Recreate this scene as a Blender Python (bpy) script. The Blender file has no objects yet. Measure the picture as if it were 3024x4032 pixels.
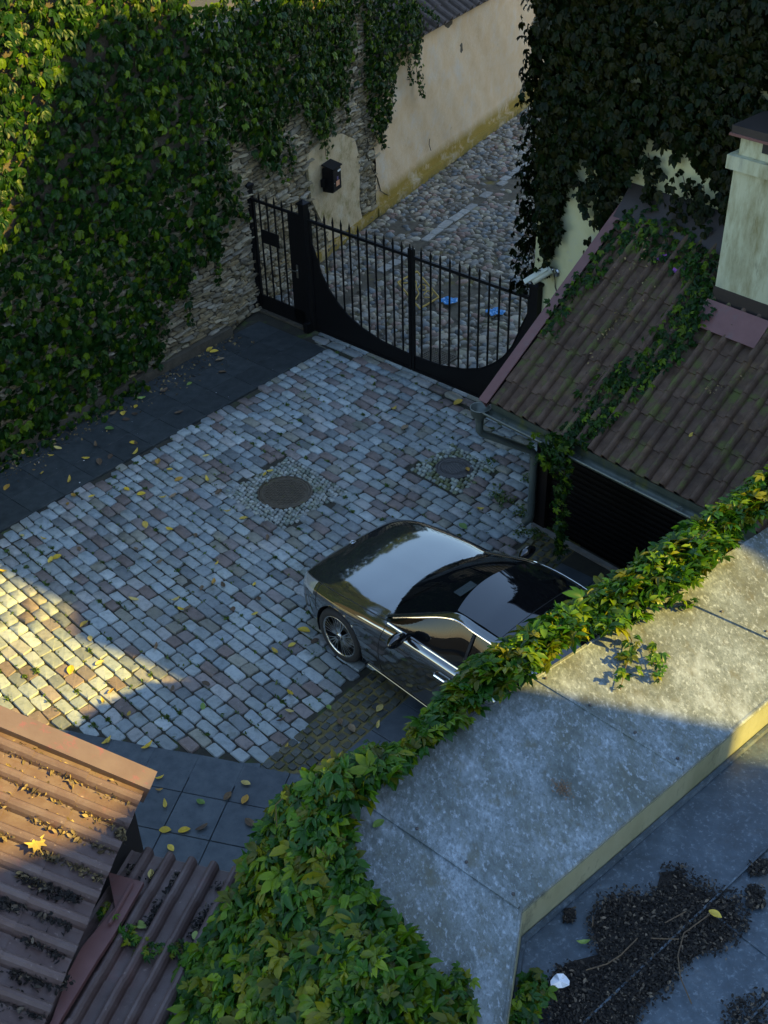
import bpy, math, numpy as np
from mathutils import Matrix, Vector
rng = np.random.default_rng(7)
sc = bpy.context.scene
R = math.radians
# ------------------------------------------------------------------ camera / light / exposure
FPX, CX, CY, CAMH = 4690., 1512., 2016., 9.15
pitch = math.atan(3500/4690.); roll = math.atan(188/6280.)
fw = np.array([0, math.cos(pitch), -math.sin(pitch)]); r0 = np.array([1., 0, 0]); u0 = np.cross(r0, fw)
right = math.cos(roll)*r0 - math.sin(roll)*u0; upv = math.sin(roll)*r0 + math.cos(roll)*u0
CAM = np.array([0, 0, CAMH])
cd = bpy.data.cameras.new('camera'); cam = bpy.data.objects.new('camera', cd); sc.collection.objects.link(cam)
cam.matrix_world = Matrix(((right[0], upv[0], -fw[0], 0), (right[1], upv[1], -fw[1], 0), (right[2], upv[2], -fw[2], CAMH), (0, 0, 0, 1)))
cd.sensor_fit = 'HORIZONTAL'; cd.sensor_width = 36.; cd.lens = 36.*FPX/3024.; cd.clip_start = .05; cd.clip_end = 500
sc.camera = cam
SUN_E, SUN_A = R(34), R(-18)
w = bpy.data.worlds.new('World'); sc.world = w; w.use_nodes = True
nt = w.node_tree; bg = nt.nodes['Background']
sky = nt.nodes.new('ShaderNodeTexSky'); sky.sky_type = 'NISHITA'; sky.sun_disc = False
sky.sun_elevation = SUN_E; sky.sun_rotation = R(90) - SUN_A; sky.air_density = 1.2; sky.dust_density = .3; sky.ozone_density = 1.0
nt.links.new(sky.outputs[0], bg.inputs[0]); bg.inputs[1].default_value = .13
sd = bpy.data.lights.new('sun', 'SUN'); sd.energy = 4.8; sd.angle = R(.5); sd.color = (1, .70, .15)
sun = bpy.data.objects.new('sun', sd); sc.collection.objects.link(sun)
sdir = Vector((math.cos(SUN_E)*math.cos(SUN_A), math.cos(SUN_E)*math.sin(SUN_A), math.sin(SUN_E)))
sun.rotation_euler = (-sdir).to_track_quat('-Z', 'Y').to_euler(); sun.location = (20, -5, 20)
sc.view_settings.view_transform = 'Standard'; sc.view_settings.look = 'None'; sc.view_settings.gamma = 1; sc.view_settings.use_curve_mapping = False
sc.view_settings.exposure = 1.72
# ------------------------------------------------------------------ pixel -> place
def rays(px, py):
    d = fw*FPX + np.multiply.outer(np.asarray(px, float)-CX, right) - np.multiply.outer(np.asarray(py, float)-CY, upv)
    return d/np.linalg.norm(d, axis=-1, keepdims=True)
def G(px, py, z=0.):
    d = rays(px, py); return CAM + d*((z-CAMH)/d[..., 2])[..., None]
def onplane(px, py, base, n):
    d = rays(px, py); t = ((np.array(base, float)-CAM) @ n)/(d @ n); return CAM + d*np.asarray(t)[..., None]
def proj(p):
    v = np.asarray(p, float)-CAM; z = v @ fw
    return CX+FPX*(v @ right)/z, CY-FPX*(v @ upv)/z
def inpoly(x, y, poly):
    x = np.asarray(x, float); y = np.asarray(y, float); ins = np.zeros(x.shape, bool)
    n = len(poly)
    for i in range(n):
        x1, y1 = poly[i][:2]; x2, y2 = poly[(i+1) % n][:2]
        c = ((y1 > y) != (y2 > y)); xi = (x2-x1)*(y-y1)/((y2-y1) if y2 != y1 else 1e-9)+x1
        ins ^= c & (x < xi)
    return ins
S_ = 3024/1659.
def dp(pts): return [(x*S_, y*S_) for x, y in pts]
def ang(a): return np.array([math.cos(R(a)), math.sin(R(a)), 0.])
UP = np.array([0, 0, 1.])
def nrm(v): v = np.asarray(v, float); return v/np.maximum(np.linalg.norm(v, axis=-1, keepdims=True), 1e-9)
# ------------------------------------------------------------------ materials
def mk(name):
    m = bpy.data.materials.new(name); m.use_nodes = True; m.node_tree.nodes.clear(); return m, m.node_tree.nodes, m.node_tree.links
def ramp(N, stops, interp='LINEAR'):
    r = N.new('ShaderNodeValToRGB'); r.color_ramp.interpolation = interp; el = r.color_ramp.elements
    el[0].position = stops[0][0]; el[0].color = (*stops[0][1], 1); el[1].position = stops[-1][0]; el[1].color = (*stops[-1][1], 1)
    for p, c in stops[1:-1]:
        e = el.new(p); e.color = (*c, 1)
    return r
def mat(name, cols, scale=4., rough=.7, metal=0., bump=.0, bscale=40., spots=None, var=0., palette=None, spec=.5, coat=0., detail=6., stretch=None, bdist=.004, trans=0.):
    """cols: noise ramp colours; spots: (colour, scale, lo, hi) extra patches; palette: per-piece tints multiplied; var: per-piece brightness spread"""
    m, N, L = mk(name)
    out = N.new('ShaderNodeOutputMaterial'); b = N.new('ShaderNodeBsdfPrincipled')
    geo = N.new('ShaderNodeNewGeometry'); vec = geo.outputs['Position']
    if stretch:
        mp = N.new('ShaderNodeMapping'); mp.inputs['Scale'].default_value = stretch[0]; mp.inputs['Rotation'].default_value = (0, 0, stretch[1]); L.new(vec, mp.inputs[0]); vec = mp.outputs[0]
    n1 = N.new('ShaderNodeTexNoise'); n1.inputs['Scale'].default_value = scale; n1.inputs['Detail'].default_value = detail; n1.inputs['Roughness'].default_value = .65
    L.new(vec, n1.inputs[0])
    k = len(cols); lo, hi = .3, .7
    r = ramp(N, [(lo+(hi-lo)*i/max(k-1, 1), c) for i, c in enumerate(cols)] if k > 1 else [(0, cols[0]), (1, cols[0])]); L.new(n1.outputs[0], r.inputs[0])
    col = r.outputs[0]
    def mix(a, bcol, fac, typ='MIX'):
        x = N.new('ShaderNodeMix'); x.data_type = 'RGBA'; x.blend_type = typ
        (L.new(fac, x.inputs[0]) if not isinstance(fac, float) else setattr(x.inputs[0], 'default_value', fac))
        L.new(a, x.inputs[6])
        (L.new(bcol, x.inputs[7]) if not isinstance(bcol, tuple) else setattr(x.inputs[7], 'default_value', (*bcol, 1)))
        return x.outputs[2]
    if palette or var:
        oi = N.new('ShaderNodeObjectInfo'); at = N.new('ShaderNodeAttribute'); at.attribute_name = 'tone'
        ad = N.new('ShaderNodeMath'); ad.operation = 'ADD'; L.new(oi.outputs['Random'], ad.inputs[0]); L.new(at.outputs['Fac'], ad.inputs[1])
        fr = N.new('ShaderNodeMath'); fr.operation = 'FRACT'; L.new(ad.outputs[0], fr.inputs[0])
        if palette:
            pr = ramp(N, [(i/len(palette), c) for i, c in enumerate(palette)]+[(1., palette[-1])], 'CONSTANT' if len(palette) > 4 else 'LINEAR'); L.new(fr.outputs[0], pr.inputs[0])
            col = mix(col, pr.outputs[0], 1., 'MULTIPLY')
        if var:
            m2 = N.new('ShaderNodeMath'); m2.operation = 'MULTIPLY'; m2.inputs[1].default_value = 17.31; L.new(fr.outputs[0], m2.inputs[0])
            f2 = N.new('ShaderNodeMath'); f2.operation = 'FRACT'; L.new(m2.outputs[0], f2.inputs[0])
            vr = N.new('ShaderNodeMapRange'); vr.inputs[3].default_value = 1-var; vr.inputs[4].default_value = 1+var; L.new(f2.outputs[0], vr.inputs[0])
            hs = N.new('ShaderNodeHueSaturation'); L.new(vr.outputs[0], hs.inputs['Value']); L.new(col, hs.inputs['Color']); col = hs.outputs[0]
    for sp in (spots or []):
        c, s, a, bb = sp[:4]
        n2 = N.new('ShaderNodeTexNoise'); n2.inputs['Scale'].default_value = s; n2.inputs['Detail'].default_value = 8; n2.inputs['Roughness'].default_value = .7; L.new(vec, n2.inputs[0])
        mr = N.new('ShaderNodeMapRange'); mr.inputs[1].default_value = a; mr.inputs[2].default_value = bb; L.new(n2.outputs[0], mr.inputs[0])
        fac = mr.outputs[0]
        if len(sp) == 5: mr.inputs[4].default_value = sp[4]
        if len(sp) > 5:   # limited to a height band (z0 -> z1 fades out)
            sx = N.new('ShaderNodeSeparateXYZ'); L.new(geo.outputs['Position'], sx.inputs[0])
            zr = N.new('ShaderNodeMapRange'); zr.inputs[1].default_value = sp[4]; zr.inputs[2].default_value = sp[5]; zr.inputs[3].default_value = 1; zr.inputs[4].default_value = 0; L.new(sx.outputs[2], zr.inputs[0])
            a_ = N.new('ShaderNodeMath'); a_.operation = 'MULTIPLY'; L.new(fac, a_.inputs[0]); L.new(zr.outputs[0], a_.inputs[1]); fac = a_.outputs[0]
        col = mix(col, c, fac)
    L.new(col, b.inputs['Base Color'])
    b.inputs['Roughness'].default_value = rough; b.inputs['Metallic'].default_value = metal; b.inputs['Specular IOR Level'].default_value = spec
    b.inputs['Coat Weight'].default_value = coat; b.inputs['Coat Roughness'].default_value = .02
    if bump:
        n3 = N.new('ShaderNodeTexNoise'); n3.inputs['Scale'].default_value = bscale; n3.inputs['Detail'].default_value = 8; n3.inputs['Roughness'].default_value = .7; L.new(vec, n3.inputs[0])
        bp = N.new('ShaderNodeBump'); bp.inputs['Strength'].default_value = bump; bp.inputs['Distance'].default_value = bdist; L.new(n3.outputs[0], bp.inputs['Height']); L.new(bp.outputs[0], b.inputs['Normal'])
    if trans:
        tr = N.new('ShaderNodeBsdfTranslucent'); L.new(col, tr.inputs[0]); ms = N.new('ShaderNodeMixShader'); ms.inputs[0].default_value = trans
        L.new(b.outputs[0], ms.inputs[1]); L.new(tr.outputs[0], ms.inputs[2]); L.new(ms.outputs[0], out.inputs[0])
    else: L.new(b.outputs[0], out.inputs[0])
    return m
M = {}
M['soil'] = mat('soil', [(.02, .018, .013), (.045, .04, .03)], 6, .95, bump=.6, bscale=30)
M['joint'] = mat('joint_soil', [(.022, .02, .014), (.04, .037, .024)], 9, .95, bump=.6, bscale=60, spots=[((.05, .08, .01), 3., .55, .7)])
M['sett'] = mat('sett_stone', [(.70, .72, .72), (1., 1., 1.), (1.12, 1.1, 1.06)], 14, .62, bump=.55, bscale=55, var=.22,
                palette=[(.25, .285, .285), (.24, .285, .30), (.28, .315, .31), (.22, .255, .265), (.27, .275, .265), (.165, .13, .115), (.25, .285, .28), (.215, .21, .17), (.31, .345, .345), (.20, .175, .165), (.24, .27, .27), (.16, .18, .185)],
                spots=[((.10, .105, .06), 2.2, .58, .72, .8), ((.09, .09, .085), .55, .52, .70, .45), ((.07, .075, .07), 30, .56, .70, .5), ((.40, .42, .42), 60, .60, .70, .7)], spec=.4)
M['sett_small'] = mat('small_sett_stone', [(.75, .75, .75), (1.1, 1.1, 1.1)], 18, .65, bump=.4, bscale=80, var=.25, palette=[(.24, .26, .24), (.28, .30, .28), (.20, .23, .19), (.26, .27, .22), (.31, .32, .29)], spots=[((.08, .10, .03), 4, .56, .68)])
M['sett_pale'] = mat('pale_small_sett', [(.8, .8, .8), (1.1, 1.1, 1.1)], 18, .6, bump=.4, bscale=80, var=.2, palette=[(.32, .34, .28), (.27, .30, .25), (.13, .14, .07), (.36, .38, .33), (.26, .29, .26), (.12, .135, .05), (.17, .19, .12)], spots=[((.10, .11, .03), 3, .55, .66)])
M['sett_dark'] = mat('dark_gutter_sett', [(.7, .7, .7), (1.15, 1.15, 1.1)], 20, .55, bump=.5, bscale=70, var=.3, palette=[(.06, .065, .055), (.075, .075, .06), (.05, .058, .056), (.09, .082, .05)], spots=[((.10, .085, .02), 5, .58, .72)])
M['sand'] = mat('sandy_joint', [(.09, .07, .022), (.19, .15, .05)], 9, .95, bump=.5, bscale=60, spots=[((.05, .06, .012), 4, .5, .65)])
M['slate'] = mat('slate_slab', [(.020, .026, .027), (.032, .039, .041), (.046, .053, .054)], 7, .6, bump=.25, bscale=60, var=.13, spots=[((.02, .024, .026), 30, .60, .72), ((.09, .095, .09), 9, .66, .8)], spec=.3)
M['slate_honed'] = mat('honed_slate', [(.036, .048, .058), (.055, .07, .082), (.075, .09, .10)], 7, .5, bump=.2, bscale=60, var=.12, spots=[((.025, .03, .034), 30, .60, .72), ((.11, .12, .125), 9, .66, .8)], spec=.45)
M['cobble'] = mat('field_cobble', [(.75, .75, .75), (1.1, 1.1, 1.1)], 14, .6, bump=.4, bscale=50, var=.3, palette=[(.21, .165, .115), (.16, .145, .12), (.27, .22, .155), (.22, .14, .105), (.12, .13, .13), (.31, .27, .20), (.20, .175, .11), (.10, .083, .06), (.21, .195, .165)])
M['mud'] = mat('street_mud', [(.045, .036, .023), (.08, .065, .042), (.12, .10, .068)], 5, .9, bump=.6, bscale=45, spots=[((.14, .105, .012), 1.4, .56, .68), ((.05, .06, .02), 6, .62, .75)])
M['channel'] = mat('channel_slab', [(.18, .17, .15), (.30, .29, .26)], 12, .65, bump=.4, var=.2)
M['rubble'] = mat('limestone_rubble', [(.55, .55, .55), (1., 1., 1.), (1.2, 1.2, 1.15)], 11, .85, bump=.9, bscale=38, var=.3, palette=[(.26, .21, .125), (.22, .19, .135), (.30, .255, .17), (.15, .125, .08), (.25, .225, .175), (.20, .155, .085)], spots=[((.06, .075, .02), 2.4, .60, .72), ((.10, .09, .07), 14, .6, .7)], bdist=.012)
M['mortar'] = mat('old_mortar', [(.045, .038, .027), (.09, .076, .052)], 8, .95, bump=1., bscale=22, bdist=.02)
M['plaster'] = mat('ochre_plaster', [(.52, .36, .20), (.56, .41, .25), (.57, .45, .31)], 3.2, .85, bump=.5, bscale=14, spots=[((.26, .17, .015), 2.6, .30, .44, .30, .52), ((.52, .44, .34), 1.3, .52, .68), ((.15, .13, .06), 5, .66, .76), ((.10, .09, .02), 9, .40, .6, .02, .16)], bdist=.02)
M['plaster_patch'] = mat('plaster_patch', [(.40, .30, .17), (.46, .36, .22), (.48, .41, .29)], 4, .85, bump=.7, bscale=11, spots=[((.20, .165, .05), 3.2, .5, .66)], bdist=.03)
M['roofbrown'] = mat('brown_far_tile', [(.06, .045, .037), (.10, .075, .06)], 9, .75, bump=.4)
M['iron'] = mat('black_painted_iron', [(.004, .004, .0045), (.006, .006, .007)], 12, .5, bump=.15, bscale=60, spec=.18)
M['steel'] = mat('brushed_steel', [(.5, .5, .48), (.6, .6, .58)], 30, .3, metal=1.)
M['castiron'] = mat('rusty_cast_iron', [(.055, .042, .028), (.09, .07, .045), (.11, .085, .055)], 16, .6, metal=.35, bump=.3, spots=[((.09, .085, .015), 7, .58, .68)])
M['castiron2'] = mat('grey_cast_iron', [(.05, .045, .042), (.085, .078, .072)], 20, .5, metal=.4, bump=.3, spots=[((.06, .06, .02), 9, .58, .7)])
M['housewall'] = mat('pale_green_render', [(.46, .46, .25), (.52, .52, .30), (.48, .50, .34)], 2.5, .85, bump=.3, bscale=30, spots=[((.33, .27, .06), 1.6, .60, .72), ((.36, .40, .36), 2.6, .58, .72)])
M['chimney'] = mat('chimney_render', [(.36, .38, .25), (.44, .455, .315)], 3, .85, bump=.3, bscale=30, spots=[((.16, .14, .05), 3.4, .46, .68), ((.20, .22, .17), 2, .54, .70), ((.10, .09, .04), 9, .58, .72, .7)], stretch=((1, 1, .25), 0))
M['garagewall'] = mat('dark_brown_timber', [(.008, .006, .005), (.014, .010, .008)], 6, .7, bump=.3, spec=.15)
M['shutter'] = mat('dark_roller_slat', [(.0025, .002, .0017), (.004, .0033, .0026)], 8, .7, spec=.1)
M['tile'] = mat('mossy_concrete_tile', [(.046, .026, .015), (.075, .045, .028), (.105, .068, .046)], 9, .85, bump=.7, bscale=50, var=.2, spots=[((.075, .085, .018), 5, .52, .64), ((.12, .075, .03), 3.4, .58, .70), ((.04, .032, .026), 18, .60, .70)])
M['redtile'] = mat('red_brown_tile', [(.062, .033, .027), (.085, .053, .046), (.11, .078, .071)], 5, .6, bump=.4, bscale=60, var=.10, spots=[((.13, .052, .045), 3.2, .58, .72), ((.075, .048, .038), 9, .60, .74), ((.26, .19, .16), 24, .62, .72)])
M['pinktrim'] = mat('faded_red_sheet', [(.115, .05, .045), (.15, .07, .063)], 5, .5, bump=.15, spots=[((.11, .075, .07), 6, .56, .70)])
M['redtrim'] = mat('red_brown_sheet', [(.085, .056, .05), (.11, .08, .073)], 4, .5, bump=.15, spots=[((.16, .05, .06), 9, .56, .68)])
M['gutter'] = mat('dark_green_gutter', [(.045, .06, .045), (.075, .09, .075)], 7, .35, bump=.1, spots=[((.10, .11, .03), 5, .56, .68)], metal=.2)
M['zincpipe'] = mat('grey_green_pipe', [(.075, .095, .085), (.12, .14, .125)], 5, .38, metal=.25, stretch=((1, 1, .3), 0))
M['ledge'] = mat('weathered_sheet', [(.055, .066, .055), (.115, .14, .14), (.18, .22, .24), (.29, .345, .385)], 3.2, .65, bump=.35, bscale=60, detail=15, spots=[((.085, .09, .06), 1.1, .47, .62, .75), ((.05, .062, .06), 26, .47, .62, .6), ((.06, .07, .065), 75, .46, .64, .55), ((.38, .44, .49), 30, .53, .68, .65), ((.08, .08, .05), 7, .55, .66, .7), ((.33, .39, .44), 2.4, .56, .68, .5)], stretch=((1.35, .75, 1), R(44)))
M['ledgeface'] = mat('green_stained_face', [(.16, .17, .10), (.23, .24, .155), (.27, .28, .19)], 3, .6, bump=.2, spots=[((.03, .035, .02), 3.4, .58, .70), ((.09, .10, .06), 9, .6, .72)], stretch=((1, 1, .5), 0))
M['lowroof'] = mat('blue_grey_sheet', [(.016, .028, .038), (.036, .057, .076), (.075, .105, .13)], 6, .5, bump=.3, bscale=60, detail=15, spots=[((.03, .04, .05), 45, .44, .66, .6), ((.18, .225, .265), 34, .54, .70, .6), ((.055, .05, .045), 1.6, .54, .70, .8)])
M['rust'] = mat('rust_stain', [(.13, .085, .055), (.18, .12, .075)], 20, .9)
M['litter'] = mat('dark_leaf_litter', [(.5, .5, .5), (1.1, 1.1, 1.1)], 30, .9, var=.5, palette=[(.011, .008, .006), (.015, .011, .007), (.007, .0055, .004), (.05, .039, .026), (.012, .009, .006), (.009, .0065, .0045), (.11, .085, .058), (.008, .006, .0045), (.010, .0075, .005)])
M['litter_gold'] = mat('dry_golden_litter', [(.6, .6, .6), (1.1, 1.1, 1.1)], 30, .9, var=.4, palette=[(.10, .07, .03), (.20, .145, .06), (.05, .037, .022), (.15, .11, .05), (.26, .19, .08)])
M['litter_base'] = mat('litter_humus', [(.006, .0045, .0035), (.014, .010, .007)], 20, .95, bump=1., bscale=60, bdist=.02)
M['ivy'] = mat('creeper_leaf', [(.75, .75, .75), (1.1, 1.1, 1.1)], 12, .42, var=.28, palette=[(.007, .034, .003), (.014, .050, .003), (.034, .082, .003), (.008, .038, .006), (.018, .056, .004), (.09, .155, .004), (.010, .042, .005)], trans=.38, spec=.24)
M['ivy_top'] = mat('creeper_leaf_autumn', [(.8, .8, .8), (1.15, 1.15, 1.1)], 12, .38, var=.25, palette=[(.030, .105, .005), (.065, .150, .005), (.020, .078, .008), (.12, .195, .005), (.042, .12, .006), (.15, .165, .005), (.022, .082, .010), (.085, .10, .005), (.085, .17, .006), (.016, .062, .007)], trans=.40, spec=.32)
M['ivy_shaded'] = mat('creeper_leaf_shaded', [(.75, .75, .75), (1.1, 1.1, 1.1)], 12, .45, var=.3, palette=[(.003, .009, .0012), (.005, .012, .0012), (.008, .012, .0012), (.003, .010, .002), (.011, .013, .0015)], trans=.12, spec=.12)  # same creeper leaf, colours darkened to hold the shade on the house wall
M['stem'] = mat('vine_stem', [(.06, .04, .025), (.11, .075, .04)], 30, .8)
M['leaf_yellow'] = mat('fallen_yellow_leaf', [(.8, .8, .8), (1.1, 1.1, 1.1)], 40, .6, var=.2, palette=[(.58, .40, .03), (.48, .33, .05), (.60, .44, .06), (.42, .24, .04), (.55, .43, .13)], trans=.15)
M['leaf_brown'] = mat('fallen_brown_leaf', [(.7, .7, .7), (1.1, 1.1, 1.1)], 40, .75, var=.35, palette=[(.12, .075, .035), (.17, .11, .06), (.22, .16, .09), (.08, .05, .028)])
M['leaf_green'] = mat('fallen_green_leaf', [(.8, .8, .8), (1.1, 1.1, 1.1)], 40, .55, var=.15, palette=[(.17, .26, .05), (.26, .32, .07), (.11, .20, .035)], trans=.15)
M['weed'] = mat('joint_weed', [(.8, .8, .8), (1.1, 1.1, 1.1)], 30, .6, var=.3, palette=[(.05, .11, .015), (.08, .15, .02), (.12, .15, .02), (.035, .08, .012)], trans=.2)
M['paper'] = mat('white_paper', [(.68, .70, .74), (.78, .80, .84)], 20, .7)
M['purple'] = mat('purple_petal', [(.22, .05, .30), (.34, .10, .42)], 30, .6, trans=.2)
M['blue'] = mat('blue_plastic', [(.04, .20, .46), (.07, .28, .58)], 20, .4)
M['yellowpaint'] = mat('ochre_painted_steel', [(.34, .21, .03), (.44, .29, .05)], 14, .5)
M['cctv'] = mat('off_white_plastic', [(.52, .54, .42), (.60, .61, .50)], 10, .4)
M['sticker'] = mat('orange_sticker', [(.50, .22, .12), (.55, .28, .16)], 40, .6)
M['white'] = mat('white_label', [(.6, .6, .6), (.7, .7, .7)], 20, .5)
M['purplelogo'] = mat('violet_print', [(.06, .045, .13), (.08, .06, .16)], 20, .5)
M['dullglass'] = mat('window_glass', [(.02, .025, .03), (.03, .035, .04)], 3, .08)
M['facade'] = mat('facade_render', [(.30, .27, .22), (.36, .33, .27)], 2, .85, bump=.2)
M['fascia'] = mat('dark_roof_sheet', [(.018, .014, .012), (.03, .023, .02)], 3, .6)
# car
M['paint'] = mat('bronze_grey_paint', [(.19, .195, .19), (.21, .215, .21)], 2, .06, metal=.9, coat=1.)
M['carblack'] = mat('gloss_black', [(.004, .004, .005), (.006, .006, .007)], 2, .04, spec=.6, coat=1.)
M['plasticblack'] = mat('matt_black_plastic', [(.010, .010, .011), (.014, .014, .015)], 20, .6)
M['rubber'] = mat('tyre_rubber', [(.012, .012, .012), (.020, .019, .018)], 20, .8)
M['rim'] = mat('machined_alloy', [(.52, .50, .46), (.60, .58, .54)], 20, .22, metal=1.)
M['rimdark'] = mat('dark_wheel_well', [(.008, .008, .008), (.012, .012, .012)], 20, .5)
M['chrome'] = mat('chrome', [(.75, .75, .74), (.8, .8, .8)], 5, .08, metal=1.)
def glassmat(name, tint, fac):
    m, N, L = mk(name); o = N.new('ShaderNodeOutputMaterial'); b = N.new('ShaderNodeBsdfPrincipled'); b.inputs['Base Color'].default_value = (.003, .003, .004, 1); b.inputs['Roughness'].default_value = .02; b.inputs['Specular IOR Level'].default_value = .6
    t = N.new('ShaderNodeBsdfTransparent'); t.inputs[0].default_value = (*tint, 1); x = N.new('ShaderNodeMixShader'); x.inputs[0].default_value = fac
    L.new(b.outputs[0], x.inputs[1]); L.new(t.outputs[0], x.inputs[2]); L.new(x.outputs[0], o.inputs[0]); return m
M['carglass'] = glassmat('tinted_glass', (.55, .6, .6), .45)
M['lampglass'] = mat('lamp_lens', [(.55, .56, .55), (.7, .7, .68)], 30, .08, metal=.6, coat=1.)
M['seat'] = mat('dark_leather', [(.02, .018, .017), (.03, .027, .025)], 20, .5)
# ------------------------------------------------------------------ mesh helpers
COL = sc.collection
def mesh(name, V, F, mt, smooth=False, tone=None):
    me = bpy.data.meshes.new(name); me.from_pydata([tuple(map(float, v)) for v in V], [], [tuple(int(i) for i in f) for f in F]); fin(me, mt, smooth, tone); return me
def fin(me, mt, smooth, tone):
    if mt: me.materials.append(mt if not isinstance(mt, str) else M[mt])
    if smooth: me.polygons.foreach_set('use_smooth', np.ones(len(me.polygons), bool))
    if tone is not None:
        a = me.attributes.new('tone', 'FLOAT', 'POINT'); a.data.foreach_set('value', np.asarray(tone, np.float32))
    me.update()
def mesh_np(name, V, idx, sizes, mt, smooth=False, tone=None):
    me = bpy.data.meshes.new(name); me.vertices.add(len(V)); me.vertices.foreach_set('co', np.asarray(V, np.float32).ravel())
    me.loops.add(len(idx)); me.loops.foreach_set('vertex_index', np.asarray(idx, np.int32))
    me.polygons.add(len(sizes)); st = np.concatenate([[0], np.cumsum(sizes)[:-1]]); me.polygons.foreach_set('loop_start', st.astype(np.int32)); me.polygons.foreach_set('loop_total', np.asarray(sizes, np.int32))
    me.update(calc_edges=True); me.validate(); fin(me, mt, smooth, tone); return me
def link(name, me, parent=None):
    o = bpy.data.objects.new(name, me); COL.objects.link(o)
    if parent is not None:
        o.parent = parent; o.matrix_parent_inverse = ORG[parent.name].inverted() if parent.name in ORG else Matrix()
    return o
ORG = {}
def thing(name, label, cat, loc, group=None):
    o = bpy.data.objects.new(name, None); COL.objects.link(o); o.location = tuple(map(float, loc)); o.empty_display_size = .1
    ORG[o.name] = Matrix.Translation(Vector(tuple(map(float, loc)))); tag(o, label, cat, group); return o
def tag(o, label=None, cat=None, group=None, kind=None):
    if label: o['label'] = label
    if cat: o['category'] = cat
    if group: o['group'] = group
    if kind: o['kind'] = kind
    return o
def struct(name, me): return tag(link(name, me), kind='structure')
class MB:
    def __init__(s): s.V = []; s.F = []
    def add(s, V, F):
        b = len(s.V); s.V += [tuple(v) for v in V]; s.F += [tuple(i+b for i in f) for f in F]; return s
    def box(s, c, ax, ay, az, hx, hy, hz, bev=0.):
        c = np.array(c, float); ax, ay, az = np.array(ax, float), np.array(ay, float), np.array(az, float)
        if not bev:
            V = [c+ax*hx*i+ay*hy*j+az*hz*k for k in (-1, 1) for j in (-1, 1) for i in (-1, 1)]
            return s.add(V, [(0, 2, 3, 1), (4, 5, 7, 6), (0, 1, 5, 4), (2, 6, 7, 3), (0, 4, 6, 2), (1, 3, 7, 5)])
        o = [(-1, -1), (1, -1), (1, 1), (-1, 1)]; V = []
        for k, ins in ((-hz, bev), (-hz+bev, 0), (hz-bev, 0), (hz, bev)):
            for i, j in o: V.append(c+ax*i*(hx-ins)+ay*j*(hy-ins)+az*k)
        F = [(3, 2, 1, 0), (12, 13, 14, 15)]
        for r in range(3):
            for i in range(4): F.append((r*4+i, r*4+(i+1) % 4, r*4+4+(i+1) % 4, r*4+4+i))
        return s.add(V, F)
    def quad(s, a, b, c, d): return s.add([a, b, c, d], [(0, 1, 2, 3)])
    def tube(s, pts, r, n=8, cap=True):
        P = np.array(pts, float); m = len(P); rr = np.broadcast_to(np.asarray(r, float), (m,))
        T = np.gradient(P, axis=0) if m > 1 else P; T = nrm(T)
        ref = np.array([0, 0, 1.]) if abs(T[0][2]) < .9 else np.array([1., 0, 0]); V = []
        a = nrm(np.cross(T[0], ref))
        for i in range(m):
            a = nrm(a-T[i]*(a @ T[i])); b = np.cross(T[i], a)
            for k in range(n): t = 2*math.pi*k/n; V.append(P[i]+rr[i]*(a*math.cos(t)+b*math.sin(t)))
        F = [(i*n+k, i*n+(k+1) % n, (i+1)*n+(k+1) % n, (i+1)*n+k) for i in range(m-1) for k in range(n)]
        if cap: F += [tuple(range(n-1, -1, -1)), tuple((m-1)*n+k for k in range(n))]
        return s.add(V, F)
    def lathe(s, prof, c, axis, n=32, close=False):
        axis = nrm(axis); a = nrm(np.cross(axis, [0.3, .2, .9])); b = np.cross(axis, a); c = np.array(c, float); V = []
        for r, h in prof:
            for k in range(n): t = 2*math.pi*k/n; V.append(c+axis*h+(a*math.cos(t)+b*math.sin(t))*r)
        m = len(prof); F = [(i*n+k, i*n+(k+1) % n, (i+1)*n+(k+1) % n, (i+1)*n+k) for i in range(m-1) for k in range(n)]
        if close: F += [tuple(range(n-1, -1, -1)), tuple((m-1)*n+k for k in range(n))]
        return s.add(V, F)
    def prism(s, poly, off):
        n = len(poly); P = [np.array(p, float) for p in poly]; V = P+[p+np.array(off, float) for p in P]
        return s.add(V, [tuple(range(n-1, -1, -1)), tuple(range(n, 2*n))]+[(i, (i+1) % n, n+(i+1) % n, n+i) for i in range(n)])
    def me(s, name, mt, smooth=False): return mesh(name, s.V, s.F, mt, smooth)
    def obj(s, name, mt, parent=None, smooth=False): return link(name, s.me(name, mt, smooth), parent)
def flat(F): return np.concatenate([np.array(f) for f in F]), np.array([len(f) for f in F])
def merge(name, variants, pick, Ms, Ts, mt, tones=None, smooth=False):
    Vs, Is, Ss, To = [], [], [], []; base = 0
    for k, (V, F) in enumerate(variants):
        sel = np.nonzero(pick == k)[0]
        if not len(sel): continue
        V = np.asarray(V, float); fi, fs = flat(F)
        W = np.einsum('nij,vj->nvi', Ms[sel], V)+Ts[sel][:, None, :]
        nv = len(V); off = base+np.arange(len(sel))*nv
        Vs.append(W.reshape(-1, 3)); Is.append((fi[None, :]+off[:, None]).ravel()); Ss.append(np.tile(fs, len(sel)))
        if tones is not None: To.append(np.repeat(tones[sel], nv))
        base += nv*len(sel)
    return mesh_np(name, np.concatenate(Vs), np.concatenate(Is), np.concatenate(Ss), mt, smooth, np.concatenate(To) if tones is not None else None)
def m44(Mx, T):
    return Matrix(((*Mx[0], T[0]), (*Mx[1], T[1]), (*Mx[2], T[2]), (0, 0, 0, 1)))
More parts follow.
